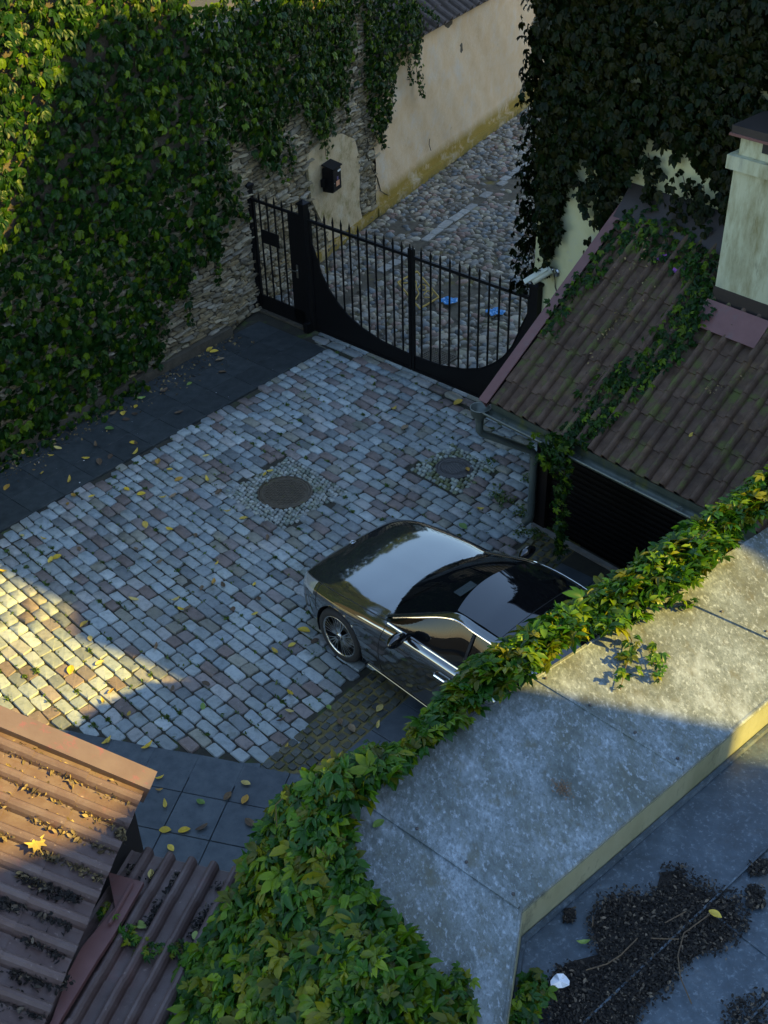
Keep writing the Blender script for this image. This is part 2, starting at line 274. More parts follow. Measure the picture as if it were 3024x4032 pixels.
def pieces(parent, name, stuffname, variants, pick, Ms, Ts, mt, order, nind=300, smooth=False):
    """first nind pieces (by order) become objects sharing mesh data, the rest one stuff part"""
    vm = [mesh(name, V, F, mt, smooth) for V, F in variants]
    sel = order[:nind]; rest = np.setdiff1d(np.arange(len(Ts)), sel)
    for i in sel:
        o = link(name, vm[pick[i]], parent); o.matrix_basis = m44(Ms[i], Ts[i])
    if len(rest):
        o = link(stuffname, merge(stuffname, variants, pick[rest], Ms[rest], Ts[rest], mt, rng.random(len(rest)), smooth), parent); o['kind'] = 'stuff'
def rotz(a): c, s = np.cos(a), np.sin(a); z = np.zeros_like(c); o = np.ones_like(c); return np.stack([np.stack([c, -s, z], -1), np.stack([s, c, z], -1), np.stack([z, z, o], -1)], -2)
def vis_order(T, extra=0):
    x, y = proj(T); d = np.linalg.norm(T-CAM, axis=1); inn = (x > -20) & (x < 3044) & (y > -20) & (y < 4052); return np.argsort(d+np.where(inn, 0, 1e3)+extra)
# ------------------------------------------------------------------ stone variants
def sett_variants(k, h=.05, edge=.10, n=8, wob=.035):
    out = []
    for i in range(k):
        c = .5; ch = edge
        o = np.array([(-c+ch, -c), (c-ch, -c), (c, -c+ch), (c, c-ch), (c-ch, c), (-c+ch, c), (-c, c-ch), (-c, -c+ch)]) + rng.normal(0, wob, (8, 2))
        z1 = rng.normal(0, .0025, 8); V = [(x, y, -h) for x, y in o]+[(x, y, -.012) for x, y in o]+[(x*.93, y*.90, z1[j]) for j, (x, y) in enumerate(o)]+[(0, 0, .004+rng.normal(0, .002))]
        F = [(r*8+j, r*8+(j+1) % 8, r*8+8+(j+1) % 8, r*8+8+j) for r in range(2) for j in range(8)]+[(16+j, 16+(j+1) % 8, 24) for j in range(8)]
        out.append((V, F))
    return out
def cobble_variants(k):
    out = []
    for i in range(k):
        n = 8; t = np.linspace(0, 2*math.pi, n, endpoint=False)+rng.normal(0, .12, n); rr = 1+rng.normal(0, .10, n); V = []
        for s, z in ((1., -.5), (.98, 0.), (.74, .62)): V += [(.5*s*rr[j]*math.cos(t[j]), .5*s*rr[j]*math.sin(t[j]), z+rng.normal(0, .05)) for j in range(n)]
        V.append((rng.normal(0, .05), rng.normal(0, .05), .95))
        F = [(r*n+j, r*n+(j+1) % n, r*n+n+(j+1) % n, r*n+n+j) for r in range(2) for j in range(n)]+[(2*n+j, 2*n+(j+1) % n, 3*n) for j in range(n)]
        out.append((V, F))
    return out
def rubble_variants(k):
    out = []
    for i in range(k):
        n = 8; t = np.linspace(0, 2*math.pi, n, endpoint=False); V = []
        sq = lambda a: (math.copysign(abs(math.cos(a))**.5, math.cos(a))*.5, math.copysign(abs(math.sin(a))**.5, math.sin(a))*.5)
        o = [np.array(sq(a))*(1+rng.normal(0, .09)) for a in t]
        for s, z in ((1, -.5), (1., .45), (.88, 1.)): V += [(p[0]*s, p[1]*s*(1 if z < 1 else .9), z+rng.normal(0, .3)*(z > 0)) for p in o]
        V.append((0, 0, 1.+rng.normal(0, .15)))
        F = [(r*n+j, r*n+(j+1) % n, r*n+n+(j+1) % n, r*n+n+j) for r in range(2) for j in range(n)]+[(2*n+j, 2*n+(j+1) % n, 3*n) for j in range(n)]
        out.append((V, F))
    return out
SETTV = sett_variants(16); COBV = cobble_variants(14); RUBV = rubble_variants(14); SMALLV = sett_variants(10, .5, .14, wob=.06)
# ------------------------------------------------------------------ frames
GO = np.array([-1.09, 17.24, 0]); GA = ang(-42.5); GN = np.array([-GA[1], GA[0], 0])        # gate line, GN points to the street
gd = ang(-47.5); gn = np.array([-gd[1], gd[0], 0]); E0 = np.array([1.20, 11.75, 0.])          # garage: along eave, inward
EZ, SL = 1.95, math.tan(R(34.6))
def gar(s, n, z): return E0+gd*s+gn*n+np.array([0, 0, z])
W0, W1, W2 = (np.array(p) for p in ((-9.2, 9.05, 0.), (-2.45, 17.2, 0.), (0., 21.8, 0.))); W3 = W2+ang(59.9)*13
# ------------------------------------------------------------------ ground sheets
V = [(-120, -60, -.06), (120, -60, -.06), (120, 160, -.06), (-120, 160, -.06)]
struct('ground', mesh('ground', V, [(0, 1, 2, 3)], 'soil'))
def sheet(name, poly, z, mt):
    return mesh(name, [(p[0], p[1], z) for p in poly], [tuple(range(len(poly)))], mt)
curve_px = [(1027, 3008), (940, 3005), (796, 2976), (579, 2940), (412, 2918), (289, 2882), (137, 2857), (-60, 2822), (-420, 2750)]
curveW = [G(*p) for p in curve_px]
pathe = [np.array([-7.6, 9.05, 0]), np.array([-4.89, 12.08, 0]), np.array([-1.54, 15.81, 0]), G(1279, 1330)]
gut0, gutd = G(1039, 2996), ang(48.5); gutn = np.array([gutd[1], -gutd[0], 0])                   # gutter line, gutn points away from the setts
garc = gar(.33, .6, 0)
gut_end = gut0+gutd*4.75
poly_sett = pathe+[GO+GA*.1-GN*.22, GO+GA*4.1-GN*.22, gar(.33, 2.3, 0), garc, gar(.55, .55, 0), gut_end]+curveW
pav = struct('courtyard_paving', sheet('courtyard_bed', [pathe[0]+(-3, 1, 0), GO+GA*-1.6+(0, .1, 0), GO+GA*5, gar(5.5, .6, 0), np.array([4, 4, 0]), np.array([-6, 3, 0])], -.022, 'joint'))
# setts -----------------------------------------------------------
th = -46.5; ra = ang(th); ca = np.array([-ra[1], ra[0], 0])
MH1 = (G(1021, 1937)+G(1223, 1937))/2; MH2 = (G(1720, 1842)+G(1855, 1842))/2
orig = np.array([-1., 12.5, 0.])
Ts, Ls, Ws, As = [], [], [], []
v = -9.
while v < 9.:
    rh = .128+rng.random()*.024
    u = -10.-rng.random()*.2
    while u < 7.:
        ln = .175+rng.random()*.115
        cu, cv = u+ln/2, v+rh/2+.012*math.sin(u*1.3+v*.7)
        p = orig+ra*cu+ca*cv
        Ts.append(p); Ls.append(ln); Ws.append(rh); As.append(th+rng.normal(0, 1.3)); u += ln+.004
    v += rh+.003
Ts, Ls, Ws, As = map(np.array, (Ts, Ls, Ws, As))
def in_sq(p, c, half, a):
    d = p-c; return (abs(d @ ang(a)) < half) & (abs(d @ ang(a+90)) < half)
keep = inpoly(Ts[:, 0], Ts[:, 1], poly_sett) & ~in_sq(Ts, MH1, .56, th) & ~in_sq(Ts, MH2, .40, th)
Ts, Ls, Ws, As = Ts[keep], Ls[keep], Ws[keep], As[keep]
# threshold row along the gate
gs = .15
e_T, e_L, e_W, e_A = [], [], [], []
while gs < 4.0:
    l = .26+rng.random()*.12
    for off, wd in ((-.13, .15), (.03, .13)):
        e_T.append(GO+GA*(gs+l/2)+GN*off+UP*.012); e_L.append(l); e_W.append(wd); e_A.append(-42.5+rng.normal(0, .8))
    gs += l+.01
Ts = np.concatenate([Ts, e_T]); Ls = np.concatenate([Ls, e_L]); Ws = np.concatenate([Ws, e_W]); As = np.concatenate([As, e_A])
n = len(Ts); Ts[:, 2] += rng.normal(0, .005, n)+.007*np.sin(Ts[:, 0]*1.7+Ts[:, 1]*1.1)*np.sin(Ts[:, 1]*1.9-Ts[:, 0])
tilt = rng.normal(0, .028, (n, 2)); Ms = rotz(np.radians(As))
Tl = np.tile(np.eye(3), (n, 1, 1)); Tl[:, 2, 0] = tilt[:, 0]; Tl[:, 2, 1] = tilt[:, 1]
sca = np.zeros((n, 3, 3)); sca[:, 0, 0] = Ls-.012; sca[:, 1, 1] = Ws-.012; sca[:, 2, 2] = 1
Ms = Ms @ Tl @ sca
pieces(pav, 'sett', 'setts', SETTV, rng.integers(0, 16, n), Ms, Ts, 'sett', vis_order(Ts))
# small setts round the manholes -----------------------------------
def small_field(c, half, rad, size, mt, nm):
    T = []
    k = int(half/size)+1
    for i in range(-k, k+1):
        for j in range(-k, k+1):
            q = c+ang(th)*(i*size+rng.normal(0, .005)+(j % 2)*size*.4)+ang(th+90)*(j*size+rng.normal(0, .004))
            d = q-c
            if abs(d @ ang(th)) < half and abs(d @ ang(th+90)) < half and np.linalg.norm(d) > rad: T.append(q)
    T = np.array(T); T[:, 2] = rng.normal(.0, .003, len(T)); A = rotz(np.radians(th+rng.normal(0, 7, len(T)))); s = np.zeros((len(T), 3, 3)); s[:, 0, 0] = size*(.86+rng.normal(0, .07, len(T))); s[:, 1, 1] = size*(.84+rng.normal(0, .07, len(T))); s[:, 2, 2] = .05
    V2 = [([(x, y, z*.05 if z < -.1 else z) for x, y, z in V], F) for V, F in SMALLV]
    s[:, 2, 2] = 1.
    o = link(nm, merge(nm, V2, rng.integers(0, 10, len(T)), A @ s, T, mt, rng.random(len(T))), pav); o['kind'] = 'stuff'
small_field(MH1, .585, .36, .062, 'sett_small', 'small_setts')
small_field(MH2, .43, .25, .066, 'sett_pale', 'small_setts')
def manhole(c, r, label, mt, kind):
    t = thing('manhole_cover', label, 'manhole', c)
    MB().lathe([(r+.03, -.04), (r+.03, .002), (r+.006, .006), (r+.004, -.02)], c, UP, 48).obj('frame', mt, t)
    MB().lathe([(r, -.03), (r, .003), (r-.03, .006), (r-.035, .001), (.001, .001)], c, UP, 48).obj('plate', mt, t)
    b = MB(); a0 = 25
    if kind == 0:
        st = .042; k = int(r/st)
        for i in range(-k, k+1):
            for j in range(-k, k+1):
                q = c+ang(a0)*i*st+ang(a0+90)*(j*st+(i % 2)*st*.5)
                if np.linalg.norm(q-c) < r-.055: b.box(q+UP*.003, ang(a0), ang(a0+90), UP, .015, .012, .004)
    else:
        for i in range(-3, 4):
            for j in range(-3, 4):
                q = c+ang(a0)*i*.034+ang(a0+90)*j*.034
                if np.linalg.norm(q-c) < .115: b.lathe([(.010, 0), (.008, .006), (.001, .006)], q, UP, 6)
        for rr in (.13, .15): b.lathe([(rr-.005, .001), (rr-.004, .006), (rr+.004, .006), (rr+.005, .001)], c, UP, 40)
        for k in range(40):
            a = k*9; b.box(c+ang(a)*(r-.045)+UP*.002, ang(a), ang(a+90), UP, .022, .004, .004)
    b.obj('tread_pattern', mt, t)
    return t
manhole(MH1, .335, 'large round rusty brown waffle manhole cover in the middle of the setts', 'castiron', 0)
manhole(MH2, .225, 'small round grey manhole cover ringed by pale little setts near the drainpipe', 'castiron2', 1)
# slates: path beside the wall --------------------------------------
def slab_grid(parent, o, a, i0, i1, j0, j1, su, sv, z, ok, mt='slate', gap=.012):
    A, B = ang(a), ang(a+90); me_ = MB().box((0, 0, -.03), (1, 0, 0), (0, 1, 0), UP, .5, .5, .03, .0)
    mm = None
    vm = []
    for k in range(3):
        b = MB(); V = []; F = []
        pts = [(-.5, -.5), (.5, -.5), (.5, .5), (-.5, .5)]
        V = [(x, y, -.05) for x, y in pts]+[(x, y, -.006) for x, y in pts]+[(x*.985, y*.985, 0) for x, y in pts]
        F = [(r*4+i, r*4+(i+1) % 4, r*4+4+(i+1) % 4, r*4+4+i) for r in range(2) for i in range(4)]+[(8, 9, 10, 11)]
        vm.append(mesh('slate_slab', V, F, mt))
    for i in range(i0, i1):
        for j in range(j0, j1):
            c = o+A*(i+.5)*su+B*(j+.5)*sv
            if not ok(c): continue
            q = link('slate_slab', vm[(i+j) % 3], parent); Mx = rotz(np.array(R(a+rng.normal(0, .12)))) @ np.diag([su-gap, sv-gap, 1]); q.matrix_basis = m44(Mx, c+UP*(z+rng.normal(0, .0015)))
poly_path = [pathe[0], pathe[1], pathe[2], pathe[3], GO+GA*.05-GN*.05, GO-GA*1.25, np.array([-2.5, 17.0, 0]), np.array([-9., 9.1, 0])]
path = struct('slate_path', sheet('slate_path', poly_path, -.013, 'joint'))
po = pathe[1]; pa = 48.03
slab_grid(path, po, pa, -9, 12, 0, 4, .505, .5, .014, lambda c: inpoly(c[0], c[1], poly_path) | inpoly(c[0]-.15, c[1]+.1, poly_path), gap=.004)
terr = struct('slate_terrace', sheet('slate_terrace', curveW+[np.array([-6.5, 8, 0]), np.array([-6, 2, 0]), np.array([1, 2, 0]), np.array([.5, 6.5, 0]), gut0+gutn*.1], -.0145, 'joint'))
cw2 = [(p[0], p[1]) for p in curveW]
def below_curve(c):
    x = np.interp(c[0], [p[0] for p in cw2[::-1]], [p[1] for p in cw2[::-1]]); return c[1] < x and c[1] > 4.2 and c[0] < -.9+ (8.1-c[1])*.2
slab_grid(terr, G(716, 3121), -15.8, -9, 5, -8, 4, .481, .481, .012, lambda c: below_curve(c+np.array([0, .02, 0])), 'slate_honed', gap=.007)
# cut slabs along the curve: slim wedge slabs so the setts end on a curve
for i in range(len(curveW)-2):
    a, b = curveW[i], curveW[i+1]; dn = nrm(np.cross(UP, b-a)); dn = dn if dn[1] < 0 else -dn
    k = max(1, int(round(np.linalg.norm(b-a)/.5)))
    for j in range(k):
        p, q = a+(b-a)*j/k, a+(b-a)*(j+1)/k; g = nrm(q-p)*.004
        MB().prism([p+g+UP*-.04, q-g+UP*-.04, q-g+dn*.30+UP*-.04, p+g+dn*.30+UP*-.04], (0, 0, .049)).obj('slate_slab', 'slate_honed', terr)
# gutter of dark small setts ------------------------------------------
gut = struct('gutter_paving', mesh('gutter_bed', [(*p[:2], -.013) for p in (gut0-gutd*.35, gut0+gutd*5.2, gut0+gutd*5.2+gutn*.56, gut0-gutd*.35+gutn*.56)], [(0, 1, 2, 3)], 'sand'))
T = []
for i in range(46):
    for j in range(5): T.append(gut0+gutd*(-.32+i*.112+rng.normal(0, .006)+(j % 2)*.05)+gutn*(.055+j*.11+rng.normal(0, .005)))
T = np.array(T); T[:, 2] = rng.normal(-.001, .004, len(T)); A = rotz(np.radians(48.5+rng.normal(0, 4, len(T)))); s = np.zeros((len(T), 3, 3)); s[:, 0, 0] = .090+rng.normal(0, .007, len(T)); s[:, 1, 1] = .086+rng.normal(0, .007, len(T)); s[:, 2, 2] = 1
pieces(gut, 'dark_sett', 'dark_setts', SETTV, rng.integers(0, 16, len(T)), A @ s, T, 'sett_dark', vis_order(T))
strip = struct('slate_strip', mesh('slate_strip', [(*p[:2], -.0135) for p in (gut0-gutd*.4+gutn*.56, gut0+gutd*5+gutn*.56, gut0+gutd*5+gutn*2.3, gut0-gutd*.4+gutn*2.3)], [(0, 1, 2, 3)], 'joint'))
slab_grid(strip, gut0+gutn*.56-gutd*.5, 48.5, 0, 11, -4, 0, .5, .5, .004, lambda c: ((c-E0) @ gn) < .4, 'slate_honed', gap=.007)
# ------------------------------------------------------------------ street
strp = [GO-GA*1.3+GN*.1, GO+GA*4.6+GN*.1, np.array([9, 12, 0]), np.array([14, 34, 0]), np.array([3, 40, 0]), W3+(-.3, .1, 0), W2+(-.3, .1, 0), W1+(-.3, .1, 0)]
street = struct('cobbled_street', sheet('street_bed', strp, -.012, 'mud'))
u_, v_ = np.meshgrid(np.arange(-3, 10, .138), np.arange(14, 33, .112)); T = np.stack([u_.ravel(), v_.ravel(), np.zeros(u_.size)], 1)
T[:, 0] += (np.round(T[:, 1]/.112) % 2)*.068+rng.normal(0, .024, len(T)); T[:, 1] += rng.normal(0, .02, len(T))
x, y = proj(T); gl = (T-GO) @ GN; wl = (T-W2) @ np.array([math.sin(R(59.9)), -math.cos(R(59.9)), 0]); w1 = (T-W1) @ nrm(np.cross(W2-W1, UP))
ch0, ch1 = G(1500, 1072), G(2116, 616); chd = nrm(ch1-ch0); chn = np.array([chd[1], -chd[0], 0]); chl = (T-ch0) @ chn
drain = G(1722, 1405)
gap = np.sin(T[:, 0]*1.9+T[:, 1]*.8)+np.sin(T[:, 1]*1.7-T[:, 0]*1.1)+rng.normal(0, .5, len(T))
near = (wl < .75) & (wl > .1)
keep = (gl > .14) & (wl > .07) & (w1 > .07) & (x < 2450) & (x > 900) & (y > -150) & (abs(chl) > .13) & ((gap > -1.35) | (wl < .5)) & (np.linalg.norm(T-drain, axis=1) > .3)
keep &= ((T-E0) @ gn < 2.45) | ((T-E0) @ gd < -1.35)
T = T[keep]; wl = wl[keep]; n = len(T)
big = np.where(rng.random(n) < .16, 1.35, 1.)*np.clip(rng.normal(1, .22, n), .6, 1.5)
T[:, 2] = -.012+rng.random(n)*.008
A = rotz(rng.random(n)*6.28); s = np.zeros((n, 3, 3)); s[:, 0, 0] = .138*big*(1+rng.random(n)*.4); s[:, 1, 1] = .108*big; s[:, 2, 2] = .024+.022*rng.random(n)
pieces(street, 'cobblestone', 'cobblestones', COBV, rng.integers(0, 14, n), A @ s, T, 'cobble', vis_order(T), smooth=True)
d = 0
while d < np.linalg.norm(ch1-ch0)+4:
    l = .22+rng.random()*.22
    if rng.random() > .18:
        c = ch0+chd*(d+l/2)+chn*rng.normal(0, .022)
        o = link('channel_stone', mesh('channel_stone', *SETTV[rng.integers(0, 16)], 'channel'), street); Mx = rotz(np.array(math.atan2(chd[1], chd[0])+rng.normal(0, .03))) @ np.diag([l-.015, .17+rng.normal(0, .012), 1]); o.matrix_basis = m44(Mx, c+UP*.012)
    d += l
t = thing('drain_grate', 'brown square drain grate in the cobbles behind the gate', 'drain', drain)
b = MB().box(drain+UP*-.01, GA, GN, UP, .26, .22, .018)
b.obj('frame', 'castiron', t)
b = MB()
for i in range(11):
    for j in range(9): b.box(drain+GA*(i-5)*.042+GN*(j-4)*.044+UP*.011, GA, GN, UP, .014, .015, .006)
b.obj('grid_pattern', 'castiron', t)
# ------------------------------------------------------------------ rubble wall, street wall
def wallframe(a, b): d = nrm(b-a); return d, np.array([d[1], -d[0], 0])
d01, n01 = wallframe(W0, W1); d12, n12 = wallframe(W1, W2); d23, n23 = wallframe(W2, W3)
rub = thing('rubble_wall', 'high old limestone rubble wall half hidden by green creeper left of the gate', 'wall', W1)
b = MB()
b.prism([W0, W1, W1-n12*.8, W0-n01*.8], (0, 0, 7.5)); b.prism([W1+n12*.0, W2, W2-n12*.8, W1-n12*.8], (0, 0, 4.5)); b.obj('wall_core', 'mortar', rub)
Tt, Mm = [], []
def rubble_face(a, dd, nn, s0, s1, z0, z1, skip):
    z = z0
    while z < z1:
        h = .03+rng.random()**1.5*.075; s = s0-rng.random()*.1
        while s < s1:
            l = .09+rng.random()**1.5*.32; c = a+dd*(s+l/2)+UP*(z+h/2+.02*math.sin(s*2.3))+nn*.004
            if not skip(c):
                Tt.append(c); tl = rng.normal(0, .06); X = dd*math.cos(tl)+UP*math.sin(tl); Y = np.cross(nn, X)
                Mm.append(np.stack([X*(l*.98), Y*(h*.95), nn*(.012+rng.random()**2*.06)], 1))
            s += l+.006
        z += h+.004
patch_px = dp([(658, 335), (690, 303), (735, 288), (762, 300), (773, 345), (772, 440), (778, 470), (735, 505), (705, 520), (690, 478), (668, 430), (662, 380)])
def in_patch(c):
    x, y = proj(c); return bool(inpoly(x, y, patch_px))
rubble_face(W0, d01, n01, 5.6, np.linalg.norm(W1-W0), .0, 2.7, lambda c: False)
rubble_face(W1, d12, n12, 0, np.linalg.norm(W2-W1)-.05, .0, 4.3, in_patch)
Tt, Mm = np.array(Tt), np.array(Mm)
px_, py_ = proj(Tt); sz = np.linalg.norm(Mm[:, :, 0], axis=1)*np.linalg.norm(Mm[:, :, 1], axis=1)
hid = inpoly(px_, py_, dp([(0, 0), (760, 0), (740, 210), (640, 220), (500, 290), (480, 480), (360, 620), (330, 790), (0, 985)]))
pieces(rub, 'stone', 'stones', RUBV, rng.integers(0, 14, len(Tt)), Mm, Tt, 'rubble', np.argsort(-sz+np.where(hid, 10, 0)))
pp = [onplane(x, y, W1, n12) for x, y in patch_px]; MB().prism([p-n12*.01 for p in pp], n12*.055).obj('plaster_patch', 'plaster_patch', rub)
MB().prism([W1+d12*2.2+n12*.0, W2, W2+n12*.075, W1+d12*2.2+n12*.075], (0, 0, .2)).obj('plinth', 'plaster', rub)
MB().prism([W0+n01*.02, W1+n01*.02, W1+n01*.14, W0+n01*.10], (0, 0, .16)).obj('footing', 'mortar', rub)
sw = thing('street_wall', 'long ochre plastered wall with mossy yellow foot beyond the gate', 'wall', W2)
nu, nz = 90, 22; Lw = np.linalg.norm(W3-W2); V = []; F = []
for i in range(nu+1):
    for j in range(nz+1):
        s = Lw*i/nu; z = 2.9*j/nz; wob = .02*math.sin(s*1.7+z*2)+.012*math.sin(s*4.1-z*5)+.008*math.sin(s*9+z*7)
        V.append(W2+d23*s+UP*z+n23*(.03+wob-.012*z))
F = [(i*(nz+1)+j, (i+1)*(nz+1)+j, (i+1)*(nz+1)+j+1, i*(nz+1)+j+1) for i in range(nu) for j in range(nz)]
link('plaster_face', mesh('plaster_face', V, F, 'plaster', True), sw)
MB().prism([W2-n23*.03, W3-n23*.03, W3-n23*.8, W2-n23*.8], (0, 0, 2.88)).obj('wall_core', 'mortar', sw)
MB().prism([W2+n23*.0, W3+n23*.0, W3+n23*.10, W2+n23*.10], (0, 0, .17)).obj('plinth', 'plaster', sw)
for pts, w_ in (([(785, 250), (789, 285), (796, 310), (792, 335), (803, 362), (815, 385), (822, 412)], .012), ([(822, 412), (835, 420), (845, 425)], .007), ([(928, 300), (927, 312), (931, 325)], .007)):
    q = [onplane(x*S_, y*S_, W2+n23*.045, n23) for x, y in pts]; MB().tube(q, w_, 5).obj('crack', 'mortar', sw)
# tiled roof behind the street wall
rt = thing('lean_to_roof', 'dark brown tiled roof edge above the ochre street wall', 'roof', W2+UP*2.9)
def tile_mesh(name, wd, ln, rr, mt, seg=6, lift=.02):
    """roll tile: x across, y up the slope, z out; roll at x=wd"""
    prof = [(0, .012), (wd*.12, .002), (wd*.45, 0), (wd*.62, .004)]
    for k in range(seg+1): t = math.pi*(1-k/seg); prof.append((wd*.82+math.cos(t)*rr, .006+math.sin(t)*rr*1.75))
    prof.append((wd*1.02, .010)); m = len(prof); V = []
    for y, zz in ((0, lift), (ln, 0)):
        for x, z in prof: V.append((x, y, z+zz))
    for x, z in prof: V.append((x, 0, z+lift-.022))
    F = [(i, i+1, m+i+1, m+i) for i in range(m-1)]+[(2*m+i, 2*m+i+1, i+1, i) for i in range(m-1)]
    return mesh(name, V, F, mt)
tm = tile_mesh('roof_tile', .30, .42, .055, 'roofbrown'); sl2 = R(32); upd = -n23*math.cos(sl2)+UP*math.sin(sl2); nn2 = np.cross(d23, upd)
MB().prism([W2+UP*2.86+n23*.05, W3+UP*2.86+n23*.05, W3+UP*2.86+upd*3, W2+UP*2.86+upd*3], nn2*.02).obj('roof_deck', 'roofbrown', rt)
for i in range(26):
    for j in range(5):
        o = link('roof_tile', tm, rt); o.matrix_basis = m44(np.stack([d23, upd, nn2], 1), W2+UP*2.90+n23*.12+d23*(i*.30)+upd*(j*.38)+nn2*rng.normal(0, .003))
# ------------------------------------------------------------------ gate
def gp(s, z, off=0.): return GO+GA*s+GN*off+UP*z
def post(s, h, label):
    t = thing('gate_post', label, 'gate post', gp(s, 0), 'black square gate posts')
    MB().box(gp(s, h/2), GA, GN, UP, .055, .055, h/2, .006).obj('shaft', 'iron', t)
    c = gp(s, h); V = [c+GA*i*.075+GN*j*.075+UP*z for z in (0, .03) for i, j in ((-1, -1), (1, -1), (1, 1), (-1, 1))]+[c+UP*.085]
    MB().add(V, [(3, 2, 1, 0)]+[(i, (i+1) % 4, 4+(i+1) % 4, 4+i) for i in range(4)]+[(4+i, 4+(i+1) % 4, 8) for i in range(4)]).obj('cap', 'iron', t)
    MB().box(gp(s+.01, .09, -.09), GA, GN, UP, .045, .05, .09, .008).obj('foot_bracket', 'iron', t)
    return t
post(-1.22, 2.13, 'black gate post nearest the creeper on the rubble wall'); post(0, 2.13, 'middle black gate post between small gate and wide gate'); post(4.33, 2.1, 'right black gate post beside the pale house wall')
bar_me = {}
def bar(t, s, z0, z1, off=0.):
    key = (round(z0, 3), round(z1, 3)); r = .0105; h = z1-z0
    if key not in bar_me:
        o = [(-r, -r), (r, -r), (r, r), (-r, r)]; V = [(x, y, 0) for x, y in o]+[(x, y, h-.13) for x, y in o]+[(x*1.25, y*1.25, h-.10) for x, y in o]+[(0, 0, h)]
        bar_me[key] = mesh('bar', V, [(k*4+i, k*4+(i+1) % 4, k*4+4+(i+1) % 4, k*4+4+i) for k in range(2) for i in range(4)]+[(8+i, 8+(i+1) % 4, 12) for i in range(4)], 'iron')
    o = link('bar', bar_me[key], t); o.matrix_basis = m44(rotz(np.array(R(-42.5))), gp(s, z0, off))
def swoop(s): return float(np.interp(abs(s-2.15), [0, .6, 1.0, 1.3, 1.52, 1.70, 1.84, 1.95, 2.1], [.30, .33, .42, .54, .70, .88, 1.10, 1.40, 1.75]))
for s0, s1, lab in ((.10, 2.145, 'left leaf of the wide black spiked gate with curved solid foot'), (2.165, 4.25, 'right leaf of the wide black spiked gate against the tiled garage roof')):
    t = thing('gate_leaf', lab, 'gate', gp((s0+s1)/2, .05), 'leaves of the wide gate')
    ss = np.linspace(s0, s1, 40); poly = [gp(s, swoop(s), -.004) for s in ss]+[gp(s1, .05, -.004), gp(s0, .05, -.004)]
    MB().prism(poly, GN*.008).obj('foot_sheet', 'iron', t)
    MB().tube([gp(s, swoop(s)) for s in ss], .014, 6).obj('curved_edge', 'iron', t)
    MB().box(gp((s0+s1)/2, 1.9), GA, GN, UP, (s1-s0)/2, .02, .022).obj('top_rail', 'iron', t)
    MB().box(gp((s0+s1)/2, .07, .0), GA, GN, UP, (s1-s0)/2, .02, .02).obj('bottom_rail', 'iron', t)
    for e in (s0, s1):
        zt = 2.02 if abs(e-2.15) < .1 else 1.92
        MB().box(gp(e+(.02 if e == s0 else -.02), (zt+.05)/2, 0), GA, GN, UP, .022, .022, (zt-.05)/2).obj('stile', 'iron', t)
    k = 11
    for i in range(k):
        s = s0+(s1-s0)*(i+1)/(k+1); bar(t, s, round(swoop(s)-.02, 2), 2.10)
    for e in (s0+.02, s1-.02): bar(t, e, 1.85, 2.10)
t = thing('small_gate', 'narrow black spiked pedestrian gate with lock box and handle', 'gate', gp(-.6, .05))
MB().box(gp(-.62, 1.93), GA, GN, UP, .54, .018, .02).obj('top_rail', 'iron', t)
MB().box(gp(-.62, .17), GA, GN, UP, .54, .012, .13).obj('foot_sheet', 'iron', t)
MB().box(gp(-.21, 1.0), GA, GN, UP, .135, .012, .92).obj('lock_panel', 'iron', t)
MB().box(gp(-1.12, 1.0), GA, GN, UP, .02, .02, .93).obj('stile', 'iron', t)
MB().box(gp(-.78, 1.37, -.012), GA, GN, UP, .20, .008, .11).obj('name_plate', 'iron', t)
for s in (-.98, -.81, -.64, -.47): bar(t, s, .28, 2.10)
bar(t, -.25, 1.9, 2.10)
MB().box(gp(-.20, .98, -.022), GA, GN, UP, .016, .006, .11).obj('lock_plate', 'steel', t)
MB().tube([gp(-.20, 1.0, -.02), gp(-.20, 1.0, -.07), gp(-.25, 1.0, -.075), gp(-.34, 1.01, -.075)], .009, 6).obj('handle', 'steel', t)
MB().box(gp(-1.0, .02, -.02), GA, GN, UP, .9, .06, .02).obj('threshold', 'mortar', t)
# ------------------------------------------------------------------ mailbox on the wall
fl = onplane(1312, 763, W1+n12*.27, n12); mw, md, mh = .30, .20, .42
t = thing('mailbox', 'black metal mailbox with orange sticker on the plaster patch', 'mailbox', fl)
cB = fl+d12*mw/2-n12*md/2+UP*mh/2
MB().box(cB, d12, n12, UP, mw/2, md/2, mh/2, .008).obj('body', 'iron', t)
V = [cB+d12*i*(mw/2+.012)+n12*j+UP*z for i, j, z in ((-1, md/2+.03, mh/2-.005), (1, md/2+.03, mh/2-.005), (1, -md/2, mh/2+.05), (-1, -md/2, mh/2+.05), (-1, md/2+.03, mh/2+.012), (1, md/2+.03, mh/2+.012), (1, -md/2, mh/2+.07), (-1, -md/2, mh/2+.07))]
MB().add(V, [(0, 3, 2, 1), (4, 5, 6, 7), (0, 1, 5, 4), (1, 2, 6, 5), (2, 3, 7, 6), (3, 0, 4, 7)]).obj('lid', 'iron', t)
MB().box(cB+n12*(md/2+.005)+UP*-.0, d12, n12, UP, mw/2-.015, .006, mh/2-.03, .003).obj('door', 'iron', t)
MB().box(cB+n12*(md/2+.013)+d12*.01+UP*-.07, d12, n12, UP, .055, .002, .045).obj('sticker', 'sticker', t)
MB().box(cB+n12*(md/2+.013)+d12*.01+UP*.02, d12, n12, UP, .025, .002, .03).obj('emblem', 'purplelogo', t)
MB().box(cB+n12*(md/2+.013)+d12*.075+UP*.135, d12, n12, UP, .05, .002, .016).obj('name_label', 'white', t)
